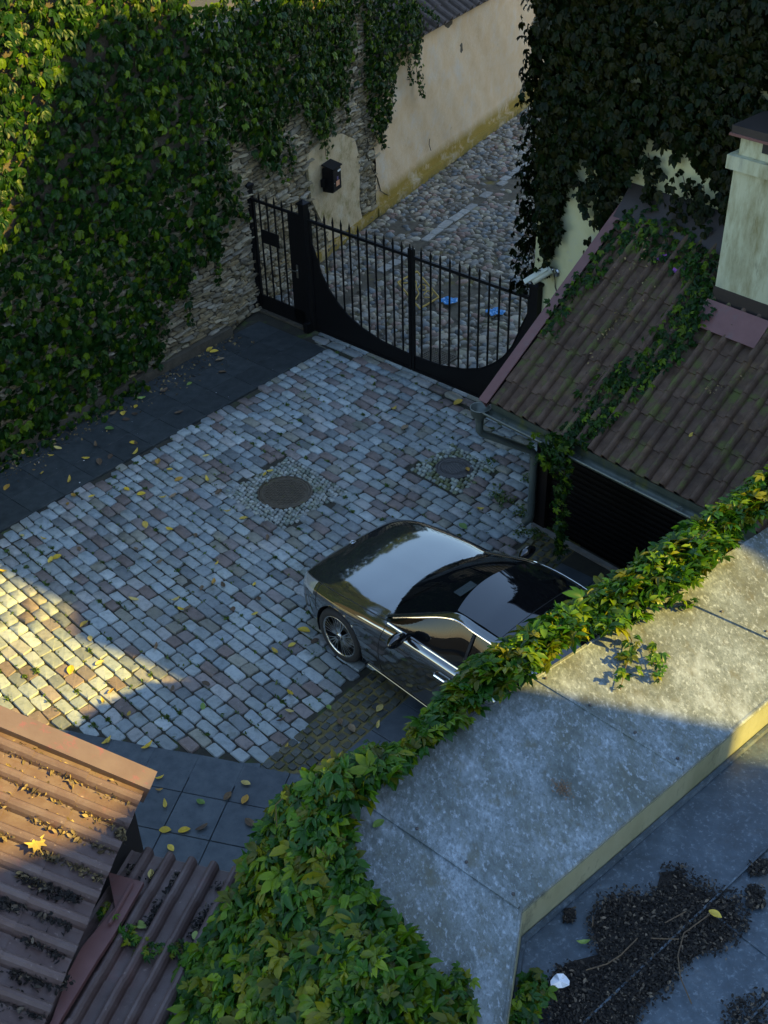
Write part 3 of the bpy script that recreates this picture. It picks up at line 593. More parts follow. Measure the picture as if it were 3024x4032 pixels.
MB().lathe([(.010, 0), (.010, .012), (.001, .012)], cB+n12*(md/2+.008)-d12*.11+UP*-.04, n12, 10).obj('lock', 'steel', t)
MB().box(cB-d12*(mw/2+.03)-n12*.06+UP*-.03, d12, n12, UP, .04, .04, .07, .005).obj('bracket', 'iron', t)
MB().box(cB-n12*(md/2+.03), d12, n12, UP, .10, .04, .14).obj('mount', 'iron', t)
# ------------------------------------------------------------------ street litter: yellow frame, blue lids
Pb, Pr = G(907*S_, 667*S_, .03), G(948*S_, 642*S_, .03); eb = nrm(Pr-Pb); rl = rays(859*S_, 610*S_); tt = ((Pb-CAM) @ eb)/(rl @ eb); Pl = CAM+rl*tt
ea = Pl-Pb
if Pl[2] < .02 or np.linalg.norm(ea) > 1.4: ea = nrm(np.cross(UP, eb))*.5+UP*.25
t = thing('metal_frame', 'ochre painted metal sign frame with curled rods standing behind the gate', 'sign frame', Pb)
w_ = np.linalg.norm(Pr-Pb); Fp = lambda a, b_: Pb+ea*a+eb*w_*b_
for q in (((0, 0), (1, 0)), ((1, 0), (1, 1)), ((1, 1), (0, 1)), ((0, 1), (0, 0))): MB().tube([Fp(*q[0]), Fp(*q[1])], .016, 6).obj('frame_bar', 'yellowpaint', t)
for pts in ([(.95, .05), (.8, .45), (.86, .62), (.72, .66), (.6, .5), (.4, .42), (.3, .1)], [(.55, .55), (.62, .75), (.5, .88), (.38, .75), (.45, .6), (.55, .66)], [(.3, .55), (.35, .8), (.2, .92), (.12, .7), (.22, .5)]):
    P = np.array(pts); k = np.linspace(0, len(P)-1, 24); P2 = np.stack([np.interp(k, range(len(P)), P[:, i]) for i in (0, 1)], 1); P2[1:-1] = (P2[:-2]+P2[1:-1]*2+P2[2:])/4
    MB().tube([Fp(*p) for p in P2], .011, 6).obj('curled_rod', 'yellowpaint', t)
for a in (0, 1): MB().tube([Fp(.7, a), Fp(.7, a)*(1, 1, 0)+GN*.22+UP*.02], .010, 6).obj('prop', 'yellowpaint', t)
for k, (x, y, lab) in enumerate(((968, 649, 'crumpled bright blue plastic lid on the cobbles next to the ochre frame'), (1069, 673, 'crumpled bright blue plastic lid on the cobbles near the right gate post'))):
    c = G(x*S_, y*S_, .055); V = [c]; n_ = 16
    for rr, z in ((.04, .012), (.085, .0), (.13, .012), (.15, .0)):
        for i in range(n_): a = i*22.5; q = rr*(1+.16*math.sin(i*1.7+k*2)+(rng.random()-.5)*.12); V.append(c+ang(a)*q*(1, .85, 1)+UP*(z+.012*math.sin(i*2.1+k)))
    F = [(0, 1+i, 1+(i+1) % n_) for i in range(n_)]+[(1+r*n_+i, 1+(r+1)*n_+i, 1+(r+1)*n_+(i+1) % n_, 1+r*n_+(i+1) % n_) for r in range(3) for i in range(n_)]
    tag(link('plastic_lid', mesh('plastic_lid', V, F, 'blue')), lab, 'plastic lid', 'blue lids on the street')
# ------------------------------------------------------------------ house
HN = 2.47
def hs(s, z, off=0.): return gar(s, HN+off, z)
house = thing('house', 'tall pale green rendered house behind the garage, draped in dark creeper', 'house', hs(-1.4, 0))
MB().prism([hs(-1.40, 0), hs(9, 0), hs(9, 0, 6), hs(-1.40, 0, 6)], (0, 0, 6.6)).obj('wall', 'housewall', house)
MB().prism([hs(-1.75, 6.6, -.35), hs(-1.75, 6.7, -.35), hs(-1.75, 8.9, 3), hs(-1.75, 6.7, 6.35), hs(-1.75, 6.6, 6.35)], gd*11).obj('roof', 'fascia', house)
MB().prism([hs(-1.41, 0, -.03), hs(.3, 0, -.03), hs(.3, 0, 0.01), hs(-1.41, 0, 0.01)], (0, 0, .35)).obj('plinth', 'housewall', house)
# ------------------------------------------------------------------ cctv camera
cm = onplane(2192, 1072, hs(0, 0), gn); tip = cm-gd*.26-gn*.30-UP*.05; ax = nrm(tip-cm)
t = thing('security_camera', 'cream security camera on a bracket at the pale house corner', 'camera', cm)
ct = onplane(2095, 1108, cm-gn*.33, gn); cb = onplane(2170, 1062, cm-gn*.14, gn); axc = nrm(ct-cb)
MB().tube([cb, cb+(ct-cb)*.5, ct], .052, 14).obj('housing', 'cctv', t, True)
sd_ = nrm(np.cross(axc, UP)); MB().box((cb+ct)/2+axc*.06+np.cross(sd_, axc)*.055, axc, sd_, np.cross(sd_, axc), np.linalg.norm(ct-cb)/2+.03, .058, .006).obj('sun_shield', 'cctv', t)
MB().tube([ct-axc*.005, ct+axc*.012], .045, 14).obj('lens', 'carblack', t)
MB().tube([cm-gn*.02, cm-gn*.06+UP*.01, cb-axc*.02], .024, 10).obj('bracket', 'steel', t, True)
MB().lathe([(.06, 0), (.06, .02), (.045, .035), (.001, .035)], cm, -gn, 16).obj('wall_plate', 'steel', t)
MB().tube([cb-axc*.03, cm-gn*.05-UP*.08+gd*.02, cm-gn*.012-UP*.2+gd*.0, cm-gn*.012-UP*.34+gd*.07, cm-gn*.012-UP*.44+gd*.12], .007, 6).obj('cable', 'plasticblack', t)
MB().tube([cm-gn*.012-UP*.44+gd*.12, cm-gn*.012-UP*.32+gd*.2], .03, 8).obj('junction_box', 'zincpipe', t)
# ------------------------------------------------------------------ garage
ga = thing('garage', 'low garage with mossy brown tiled lean-to roof and dark roller door', 'garage', gar(.33, .6, 0))
def grf(s, n_, h=0.): return gar(s, n_, EZ+n_*SL)+gnrm*h
gup = nrm(gn+UP*SL); gnrm = np.cross(gd, gup); gnrm = gnrm if gnrm[2] > 0 else -gnrm
GL = 5.2
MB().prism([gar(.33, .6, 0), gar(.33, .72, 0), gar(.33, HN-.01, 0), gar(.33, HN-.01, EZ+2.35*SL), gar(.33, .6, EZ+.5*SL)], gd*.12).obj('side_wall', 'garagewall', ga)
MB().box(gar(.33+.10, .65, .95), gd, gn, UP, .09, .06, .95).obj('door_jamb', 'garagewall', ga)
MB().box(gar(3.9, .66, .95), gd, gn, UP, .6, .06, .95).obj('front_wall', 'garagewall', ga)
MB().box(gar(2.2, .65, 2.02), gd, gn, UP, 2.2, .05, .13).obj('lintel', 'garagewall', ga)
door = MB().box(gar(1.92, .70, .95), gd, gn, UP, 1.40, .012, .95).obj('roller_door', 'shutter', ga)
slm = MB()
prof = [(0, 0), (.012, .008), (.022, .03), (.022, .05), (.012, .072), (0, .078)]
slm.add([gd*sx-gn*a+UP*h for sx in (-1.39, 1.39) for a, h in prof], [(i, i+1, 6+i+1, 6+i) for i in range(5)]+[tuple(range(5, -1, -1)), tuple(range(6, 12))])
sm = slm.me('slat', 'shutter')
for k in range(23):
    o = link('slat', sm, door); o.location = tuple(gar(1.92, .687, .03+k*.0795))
MB().box(gar(1.95, .58, .022), gd, gn, UP, 1.6, .03, .022).obj('threshold_strip', 'channel', ga)
MB().prism([grf(.0, .0, -.06), grf(0, HN-.02, -.06), grf(0, HN-.02, -.01), grf(0, 0, -.01)], gd*GL).obj('roof_deck', 'garagewall', ga)
TP, TG = .1855, .316
gtm = tile_mesh('roof_tile', TP, TG+.05, .042, 'tile', 7, .020); nc = int(HN/math.cos(R(34.6))/TG)+1
for i in range(int((GL-.1)/TP)):
    for j in range(nc):
        if j*TG+.1 > (HN-.05)/math.cos(R(34.6)): continue
        s = .10+i*TP
        o = link('roof_tile', gtm, ga); q = np.stack([gd, gup, gnrm], 1); q = q @ np.array([[math.cos(a_ := rng.normal(0, .006)), -math.sin(a_), 0], [math.sin(a_), math.cos(a_), 0], [0, 0, 1]]); o.matrix_basis = m44(q, gar(s, 0, EZ)+gup*(j*TG)+gnrm*(.004+rng.normal(0, .003)))
MB().prism([gar(.02, 0, EZ)-gup*.04-gnrm*.10, gar(.02, 0, EZ)-gup*.04+gnrm*.055, gar(.02, HN-.03, EZ+(HN-.03)*SL)+gnrm*.055, gar(.02, HN-.03, EZ+(HN-.03)*SL)-gnrm*.10], gd*-.03).obj('verge_board', 'pinktrim', ga)
MB().prism([gar(-.03, 0, EZ)-gup*.05+gnrm*.058, gar(.10, 0, EZ)-gup*.05+gnrm*.058, gar(.10, HN-.03, EZ+(HN-.03)*SL)+gnrm*.058, gar(-.03, HN-.03, EZ+(HN-.03)*SL)+gnrm*.058], gnrm*.012).obj('verge_cap', 'pinktrim', ga)
MB().prism([gar(0, HN-.30, EZ+(HN-.30)*SL)+gnrm*.05, gar(0, HN-.02, EZ+(HN-.02)*SL)+gnrm*.05, gar(0, HN-.02, EZ+(HN-.02)*SL+.20), gar(0, HN-.30, EZ+(HN-.30)*SL)+gnrm*.065], gd*GL).obj('wall_flashing', 'fascia', ga)
MB().prism([gar(.1, .0, EZ-.14), gar(.1, .03, EZ-.14), gar(.1, .03, EZ-.005), gar(.1, .0, EZ-.005)], gd*(GL-.2)).obj('fascia_board', 'gutter', ga)
# gutter
gr = .062; gz = EZ-.085
b = MB(); V = []; nseg = 10
for s in (0.09, GL):
    for k in range(nseg+1): a = math.pi*k/nseg; V.append(gar(s, -.065-math.cos(a)*gr, gz-math.sin(a)*gr))
    for k in range(nseg+1): a = math.pi*k/nseg; V.append(gar(s, -.065-math.cos(a)*(gr-.006), gz-math.sin(a)*(gr-.006)+.001))
m_ = 2*(nseg+1); F = [(k, k+1, m_+k+1, m_+k) for k in range(nseg)]+[(nseg+1+k, m_+nseg+1+k, m_+nseg+2+k, nseg+2+k) for k in range(nseg)]
gut_o = link('gutter', mesh('gutter', V, F, 'gutter', True), ga)
MB().tube([gar(.09, -.127, gz+.002), gar(GL, -.127, gz+.002)], .011, 8).obj('gutter_bead', 'zincpipe', ga)
for s in (.35, .85, 1.45, 2.1, 2.75): MB().box(gar(s, -.09, gz+.006), gd, gn, UP, .012, .045, .004).obj('gutter_clip', 'steel', ga)
hp = gar(-.005, -.075, gz-.02)
MB().lathe([(.05, -.17), (.055, -.10), (.105, -.06), (.112, .03), (.118, .032), (.118, .036), (.105, .036), (.10, -.04), (.045, -.08)], hp, UP, 28).obj('rain_hopper', 'zincpipe', ga, True)
pb = gar(.36, .52, 0)
MB().tube([hp-UP*.14, hp-UP*.28, hp-UP*.32+(pb-hp)*(1, 1, 0)*.04, pb*(1, 1, 0)+UP*1.17-(pb-hp)*(1, 1, 0)*.06, pb*(1, 1, 0)+UP*1.10], .047, 14, False).obj('swan_neck', 'zincpipe', ga, True)
MB().tube([pb+UP*1.13, pb+UP*.6, pb+UP*.22, pb+UP*.15-gd*.01, pb+UP*.07-gd*.07-gn*.04], .047, 14, False).obj('downpipe', 'zincpipe', ga, True)
for z in (1.06, .42): MB().lathe([(.051, -.015), (.055, -.012), (.055, .012), (.051, .015)], pb+UP*z, UP, 16).obj('pipe_collar', 'zincpipe', ga)
# chimney
cs, cn, cw, cdp = 2.08, 1.72, .36, .36
cz0 = EZ+cn*SL-.1; ch = MB().prism([gar(cs-cw, cn, cz0), gar(cs+cw, cn, cz0), gar(cs+cw, cn+.62, cz0), gar(cs-cw, cn+.62, cz0)], (0, 0, 4.70-cz0)).obj('chimney', 'chimney', ga)
def csub(name, b, mt):
    o = link(name, b.me(name, mt)); o.parent = ch; o.matrix_parent_inverse = Matrix(); return o
def cbox(s0, s1, n0, n1, z0, z1): return MB().prism([gar(s0, n0, z0), gar(s1, n0, z0), gar(s1, n1, z0), gar(s0, n1, z0)], (0, 0, z1-z0))
csub('cornice', cbox(cs-cw-.06, cs+cw+.06, cn-.06, cn+.68, 4.66, 4.80), 'chimney'); csub('neck', cbox(cs-cw+.02, cs+cw-.02, cn+.02, cn+.60, 4.79, 5.02), 'chimney')
csub('flue_opening', cbox(cs-.08, cs+.2, cn+.0, cn+.3, 4.88, 5.0), 'plasticblack')
csub('cap', cbox(cs-cw-.05, cs+cw+.05, cn-.06, cn+.68, 5.02, 5.10), 'fascia'); csub('cap_trim', cbox(cs-cw-.065, cs+cw+.065, cn-.075, cn+.695, 5.0, 5.025), 'pinktrim')
csub('base_flashing', cbox(cs-cw-.012, cs+cw+.012, cn-.012, cn+.63, cz0, EZ+cn*SL+.22), 'fascia')
ap0 = gar(cs-cw-.03, cn-.28, EZ+(cn-.28)*SL); csub('apron', MB().prism([ap0+gnrm*.085, ap0+gd*(2*cw+.06)+gnrm*.085, gar(cs+cw+.03, cn-.005, EZ+(cn-.005)*SL)+gnrm*.105, gar(cs-cw-.03, cn-.005, EZ+(cn-.005)*SL)+gnrm*.105], gnrm*.008), 'pinktrim')
# ------------------------------------------------------------------ car (local: x forward from front axle, y left, z up)
CO = np.array([.133, 10.18, 0.]); cfw = -ang(-47.5); clf = np.array([-cfw[1], cfw[0], 0])
car = thing('parked_car', 'dark bronze grey saloon car with black roof parked on the setts', 'car', CO)
def cw_(p): p = np.asarray(p, float); return CO+np.multiply.outer(p[..., 0], cfw)+np.multiply.outer(p[..., 1], clf)+np.multiply.outer(p[..., 2], UP)
def cobj(name, V, F, mt, parent=car, smooth=True): return link(name, mesh(name, cw_(np.array(V)), F, mt, smooth), parent)
ST = np.array([[.885, .46, .46, .40, .50, .505, .51, .515], [.86, .60, .53, .53, .58, .60, .61, .615], [.78, .73, .61, .65, .66, .685, .70, .705], [.62, .82, .665, .72, .72, .75, .765, .77], [.40, .872, .71, .765, .775, .80, .815, .82],
               [.10, .902, .755, .785, .82, .85, .865, .87], [-.25, .91, .795, .79, .868, .897, .912, .917], [-.50, .91, .82, .785, .895, .928, .943, .948], [-.72, .91, .84, .785, .92, .95, .96, .965], [-1.1, .91, .865, .80, .945, .955, .96, .96],
               [-2.0, .91, .89, .80, .96, .965, .965, .965], [-2.8, .905, .91, .78, .98, .985, .985, .985], [-3.2, .89, .92, .74, 1.0, 1.02, 1.03, 1.03], [-3.6, .85, .90, .70, .985, 1.02, 1.03, 1.03], [-3.82, .78, .84, .64, .93, .97, .98, .98], [-3.88, .70, .68, .58, .74, .76, .77, .77]])
def crom(P, n):
    P = np.asarray(P, float); m = len(P); out = []
    for i in range(m-1):
        p0, p1, p2, p3 = P[max(i-1, 0)], P[i], P[i+1], P[min(i+2, m-1)]
        for k in range(n):
            t = k/n; out.append(.5*((2*p1)+(-p0+p2)*t+(2*p0-5*p1+4*p2-p3)*t*t+(-p0+3*p1-3*p2+p3)*t**3))
    out.append(P[-1]); return np.array(out)
sec = []
for x, w1_, zs, we, ze, za, zb_, zc in ST:
    sec.append([(x, w1_-.07, .19), (x, w1_-.012, .29), (x, w1_, .46), (x, w1_-.004, .60 if zs > .66 else (.3+zs)/2+.08), (x, w1_-.028, zs), (x, we, ze), (x, we*.78, za), (x, we*.4, zb_), (x, 0, zc)])
sec = np.array(sec); g1 = crom(sec, 12); NS = 6; g2 = np.stack([crom(r, NS) for r in g1])   # (stations, 49, 3)
half = g2; full = np.concatenate([half, (half*[1, -1, 1])[:, ::-1][:, 1:]], 1); NU, NV, _ = full.shape
for cx in (0., -2.865):                                                                          # wheel arches
    dx, dz = full[..., 0]-cx, full[..., 2]-.335; r = np.hypot(dx, dz); side = (abs(full[..., 1]) > .62)
    inn = side & (r < .372)
    f = np.where(inn, .372/np.maximum(r, 1e-3), 1)
    deep = inn & (r < .33)
    full[..., 0] = np.where(inn & ~deep, cx+dx*f, full[..., 0]); full[..., 2] = np.where(inn & ~deep, .335+dz*f, full[..., 2])
    full[..., 1] = np.where(deep, 99, full[..., 1])
xcowl = lambda y: -.47-.20*(y/.73)**2
groups = {}
for i in range(NU-1):
    for j in range(NV-1):
        q = [full[i, j], full[i+1, j], full[i+1, j+1], full[i, j+1]]
        if any(abs(p[1]) > 50 for p in q): continue
        c = sum(q)/4; v = min(j+.5, NV-1-(j+.5))/NS; sdn = 'l' if c[1] > 0 else 'r'
        if v >= 5:
            if c[0] > .845: nm = 'front_bumper'
            elif c[0] > xcowl(c[1]): nm = 'bonnet'
            elif c[0] > -3.02: nm = 'scuttle'
            else: nm = 'boot_lid'
        elif v < .75: nm = 'sill'+sdn if -2.4 < c[0] < -.45 else 'front_bumper' if c[0] > -.45 else 'rear_bumper'
        elif c[0] > .40: nm = 'headlight'+sdn if (v > 3.25 and .46 < c[0] < .86) else 'front_bumper'
        elif c[0] > -.70: nm = 'wing'+sdn
        elif c[0] > -1.74: nm = 'fdoor'+sdn
        elif c[0] > -2.62: nm = 'rdoor'+sdn
        elif c[0] > -3.5: nm = 'quarter'+sdn
        else: nm = 'rear_bumper'
        groups.setdefault(nm, []).append((i*NV+j, (i+1)*NV+j, (i+1)*NV+j+1, i*NV+j+1))
FV = full.reshape(-1, 3); pn = {'headlight': 'lampglass', 'scuttle': 'plasticblack', 'sill': 'plasticblack'}
names = {'wing': 'wing', 'fdoor': 'front_door', 'rdoor': 'rear_door', 'quarter': 'rear_quarter', 'headlight': 'headlight', 'sill': 'sill'}
for nm, fs in groups.items():
    base = nm[:-1] if nm[:-1] in names else nm; used = sorted({i for f in fs for i in f}); mp = {u: k for k, u in enumerate(used)}
    cobj(names.get(base, base), FV[used], [tuple(mp[i] for i in f) for f in fs], pn.get(base, 'paint'))
# dark shut lines: thin tubes along grid columns / rows
def seam(pts, r=.0045, name='shut_line', mt='plasticblack', n=5): return MB().tube(cw_(np.array(pts)), r, n).obj(name, mt, car)
def col_at(x): return int(np.argmin(abs(g1[:, 0, 0]-x)))
for sg in (1, -1):
    m_ = np.array([1, sg, 1])
    for x, v0, v1 in ((-.70, 4, 30), (-1.74, 4, 30), (-2.62, 4, 30), (.40, 14, 30)):
        i = col_at(x); pts = [p*m_ for p in g2[i, v0:v1+1]]
        pts = [p+[.10*math.sin(math.pi*min(1, max(0, (p[2]-.25)/.62)))*(.6 if x == -.70 else 0), 0, 0] for p in pts]; seam(pts)
    ib = [i for i in range(len(g2)) if -.66 < g2[i, 30, 0] < .80]; seam([g2[i, 30]*m_ for i in ib], .005)
    seam([g2[i, 5]*m_ for i in range(len(g2)) if -2.4 < g2[i, 5, 0] < -.45], .004)
seam([g2[k, jj]*np.array([1, sg, 1]) for sg, rngj in ((1, range(30, 49)), (-1, range(47, 29, -1))) for jj in rngj for k in [col_at(.845)]], .005)
MB().prism(cw_(np.array([(.884, -.45, .2), (.884, .45, .2), (.884, .40, .48), (.884, -.40, .48)])), -cfw*.02).obj('grille', 'plasticblack', car)
MB().prism(cw_(np.array([(.6, -.80, .2), (-3.7, -.80, .2), (-3.7, .80, .2), (.6, .80, .2)])), UP*.02).obj('underbody', 'plasticblack', car)
MB().prism(cw_(np.array([(-3.875, -.62, .25), (-3.875, .62, .25), (-3.875, .56, .74), (-3.875, -.56, .74)])), cfw*.01).obj('tail_panel', 'paint', car)
# emblem on the bonnet: ring with three rays
ec = np.array([.74, 0, .724]); et = R(-12); ex = np.array([math.cos(et), 0, -math.sin(et)*-1*-1]); ex = nrm(np.array([1, 0, -.22])); ey = np.array([0, 1, 0]); ez = np.cross(ex, ey); ez = ez if ez[2] > 0 else -ez
b = MB(); rp = [cw_(ec+ex*.032*math.cos(a)+ey*.032*math.sin(a)+ez*.006) for a in np.linspace(0, 2*math.pi, 21)]; b.tube(rp, .004, 5)
for k in range(3): a = R(k*120); b.tube([cw_(ec+ez*.006), cw_(ec+ez*.006+(ex*math.cos(a)+ey*math.sin(a))*.031)], [.005, .001], 5)
b.obj('emblem', 'chrome', car)
# greenhouse
nb = 16; ys = np.linspace(-1, 1, 2*nb+1); nw = 12; V = []
for k in range(nw+1):
    t = k/nw
    for yy in ys:
        bt = np.array([xcowl(yy*.735), yy*.735, .955-.03*abs(yy)**3]); tp = np.array([-1.31-.10*yy*yy, yy*.565, 1.385-.045*yy*yy]); p = bt+(tp-bt)*t; p[2] += .035*math.sin(math.pi*t)*(1-yy*yy*.6); V.append(p)
mW = len(ys); cobj('windscreen', V, [(k*mW+i, k*mW+i+1, (k+1)*mW+i+1, (k+1)*mW+i) for k in range(nw) for i in range(mW-1)], 'carglass')
def roofz(x): return float(np.interp(x, [-3.15, -2.9, -2.6, -2.3, -2., -1.7, -1.31], [1.10, 1.19, 1.29, 1.365, 1.40, 1.408, 1.385]))
def rails(x): return float(np.interp(x, [-3.2, -2.7, -2.2, -1.8, -1.40], [.56, .555, .585, .59, .575]))
xs = np.linspace(-1.30, -2.62, 26); V = []
for x in xs:
    for yy in ys: y_ = yy*(rails(x)-.055); V.append((x-.10*yy*yy*(1 if x > -1.5 else max(0, 1-(-1.5-x)*1.2)), y_, roofz(x)-.035*yy*yy))
cobj('roof_panel', V, [(k*mW+i, k*mW+i+1, (k+1)*mW+i+1, (k+1)*mW+i) for k in range(len(xs)-1) for i in range(mW-1)], 'carblack')
V = []; xr = np.linspace(0, 1, 10)
for t in xr:
    for yy in ys: V.append((-2.62-.66*t, yy*(.505+.10*t), roofz(-2.62)*(1-t)+1.035*t-.035*yy*yy*(1-t)+.03*math.sin(math.pi*t)))
cobj('rear_window', V, [(k*mW+i, k*mW+i+1, (k+1)*mW+i+1, (k+1)*mW+i) for k in range(len(xr)-1) for i in range(mW-1)], 'carglass')
for yy in (0.,): seam([(-1.98, y, roofz(-1.98)+.001-.035*(y/.53)**2) for y in np.linspace(-.52, .52, 15)], .004)
top = crom(np.array([(-.62, .765, .93), (-.95, .70, 1.10), (-1.40, .615, 1.315), (-1.75, .628, 1.352), (-2.2, .622, 1.335), (-2.6, .60, 1.25), (-2.95, .60, 1.12), (-3.18, .63, 1.02)]), 8)
inner = top+np.array([0, -.062, .0])+np.array([[0, 0, 1]])*np.clip((top[:, 2:3]-.93)*.075, 0, .03)
for sg in (1, -1):
    m_ = np.array([1, sg, 1]); K = len(top); V = []
    for k in range(K): V += [top[k]*m_, (top[k]+inner[k])/2*m_+[0, 0, .012], inner[k]*m_]
    cobj('roof_rail', V, [(k*3+i, k*3+i+1, k*3+3+i+1, k*3+3+i) for k in range(K-1) for i in range(2)], 'paint')
    bl = np.stack([np.clip(top[:, 0], -3.0, -.72), np.full(K, .80), np.interp(top[:, 0], [-3.1, -2, -.72], [.985, .962, .925])], 1); V = []
    for k in range(K): V += [(top[k]+[0, .004, -.012])*m_, ((top[k]+bl[k])/2+[0, .018, 0])*m_, bl[k]*m_]
    cobj('side_window', V, [(k*3+i, k*3+i+1, k*3+3+i+1, k*3+3+i) for k in range(K-1) for i in range(2)], 'carglass')
    seam([(p+[0, .008, -.008])*m_ for p in top[3:-3]], .008, 'window_trim', 'chrome', 6)
    seam([np.array([x, .815, np.interp(x, [-3., -2, -.70], [.985, .966, .928])])*m_ for x in np.linspace(-.70, -2.95, 20)], .011, 'belt_trim', 'rim', 6)
    seam([np.array([-1.74, y, z])*m_ for y, z in ((.80, .965), (.73, 1.15), (.635, 1.33))], .022, 'door_pillar', 'plasticblack', 6)
    mc = np.array([-1.02, .99, 1.00]); V = []; F = []; nr_, ns_ = 10, 14
    for a in range(nr_+1):
        ph = math.pi*a/nr_
        for k in range(ns_):
            tt_ = 2*math.pi*k/ns_; sx = .085*(1 if math.cos(tt_) > 0 else .55); V.append((mc+[sx*math.sin(ph)*math.cos(tt_), .125*math.cos(ph), .07*math.sin(ph)*math.sin(tt_)])*m_)
    F = [(a*ns_+k, a*ns_+(k+1) % ns_, (a+1)*ns_+(k+1) % ns_, (a+1)*ns_+k) for a in range(nr_) for k in range(ns_)]
    cobj('wing_mirror', V, F, 'carblack')
    seam([(mc+[0, -.10, -.03])*m_, (mc+[.02, -.19, -.06])*m_], .028, 'mirror_stalk', 'carblack', 8)
    for x in (-1.55, -2.45):
        seam([np.array([x+.09, .905, .80])*m_, np.array([x+.07, .928, .805])*m_, np.array([x-.07, .928, .81])*m_, np.array([x-.09, .905, .81])*m_], .012, 'door_handle', 'chrome', 6)
    seam([np.array([x, .885, .225])*m_ for x in np.linspace(-.45, -2.42, 8)], .008, 'sill_trim', 'carblack', 6)
# interior
MB().box(cw_(np.array([-.98, 0, .84])), cfw, clf, UP, .26, .70, .07, .03).obj('dashboard', 'seat', car)
MB().box(cw_(np.array([-1.9, 0, .45])), cfw, clf, UP, 1.1, .72, .05).obj('cabin_floor', 'seat', car)
for y in (.38, -.38):
    b = MB(); b.box(cw_(np.array([-1.72, y, .58])), cfw, clf, UP, .26, .25, .08, .04); b.box(cw_(np.array([-1.99, y, .86])), nrm(cfw+UP*.18), clf, nrm(UP-cfw*.18), .06, .24, .27, .03); b.box(cw_(np.array([-2.04, y, 1.2])), cfw, clf, UP, .05, .13, .08, .03); b.obj('seat', 'seat', car)
MB().tube([cw_(np.array([-1.32+.05*math.sin(a), .38+.18*math.cos(a), .86+.17*math.sin(a)])) for a in np.linspace(0, 2*math.pi, 25)], .015, 6).obj('steering_wheel', 'plasticblack', car)
MB().box(cw_(np.array([-.93, -.1, .975])), cfw, clf, UP, .05, .13, .002).obj('dash_vent', 'lampglass', car)
MB().box(cw_(np.array([-.82, .12, .955])), cfw, clf, UP, .02, .06, .002).obj('parking_note', 'paper', car)
for y in (.3, -.25): MB().tube([cw_(np.array([-.60, y+.25, .945])), cw_(np.array([-.62, y, .968])), cw_(np.array([-.66, y-.28, .965]))], .009, 5).obj('wiper', 'plasticblack', car)
# wheels
def wheel(x, sg):
    c = cw_(np.array([x, sg*.80, .335])); ax_ = clf*sg
    tp = MB().lathe([(.24, -.11), (.32, -.115), (.334, -.085), (.336, 0), (.334, .07), (.322, .10), (.262, .108), (.25, .095)], c, ax_, 40).obj('wheel', 'rubber', car, True)
    def sub(nm, b, mt, sm_=False):
        o = link(nm, b.me(nm, mt, sm_)); o.parent = tp; o.matrix_parent_inverse = Matrix(); return o
    sub('rim_lip', MB().lathe([(.262, .085), (.258, .104), (.246, .106), (.238, .094)], c, ax_, 48), 'rim', True)
    sub('barrel', MB().lathe([(.245, .09), (.235, -.09), (.001, -.06)], c, ax_, 32), 'rimdark', True)
    a0 = cfw; b0 = UP
    sp = MB(); spokes = []
    for k in range(5):
        for da, ww in ((-25, .0045), (-13, .0075), (-1, .0045), (11, .0075), (24, .0045)):
            a = R(k*72+da+18); ai = R(k*72+18+da*.55)
            p0 = c+ax_*.098+(a0*math.cos(ai)+b0*math.sin(ai))*.05; p1 = c+ax_*.100+(a0*math.cos(a)+b0*math.sin(a))*.247
            dd = nrm(p1-p0); bb = np.cross(dd, ax_); m1 = MB().prism([p0-bb*ww*1.5, p0+bb*ww*1.5, p1+bb*ww*.75, p1-bb*ww*.75], -ax_*.02)
            sub('spoke', m1, 'rim')
    sub('hub_cap', MB().lathe([(.05, .085), (.05, .102), (.036, .112), (.001, .113)], c, ax_, 20), 'rim', True)
    em = MB().tube([c+ax_*.114+(a0*math.cos(a)+b0*math.sin(a))*.028 for a in np.linspace(0, 6.283, 17)], .003, 4)
    for k in range(3): a = R(90+120*k); em.tube([c+ax_*.114, c+ax_*.114+(a0*math.cos(a)+b0*math.sin(a))*.027], [.005, .001], 4)
    sub('hub_emblem', em, 'plasticblack')
    sub('brake_disc', MB().lathe([(.17, .02), (.17, .03), (.06, .03)], c, ax_, 28), 'steel')
    V = []; k_ = 24
    for k in range(k_+1):
        a = math.pi*(-.12+1.24*k/k_); q = (a0*math.cos(a)+b0*math.sin(a))*.378; V += [c+ax_*.085+q, c-ax_*.20+q, c-ax_*.20+q*.2]
    link('arch_liner', mesh('arch_liner', V, [(k*3+i, k*3+i+1, k*3+3+i+1, k*3+3+i) for k in range(k_) for i in range(2)], 'plasticblack'), car)
for x in (0., -2.865):
    for sg in (1, -1): wheel(x, sg)
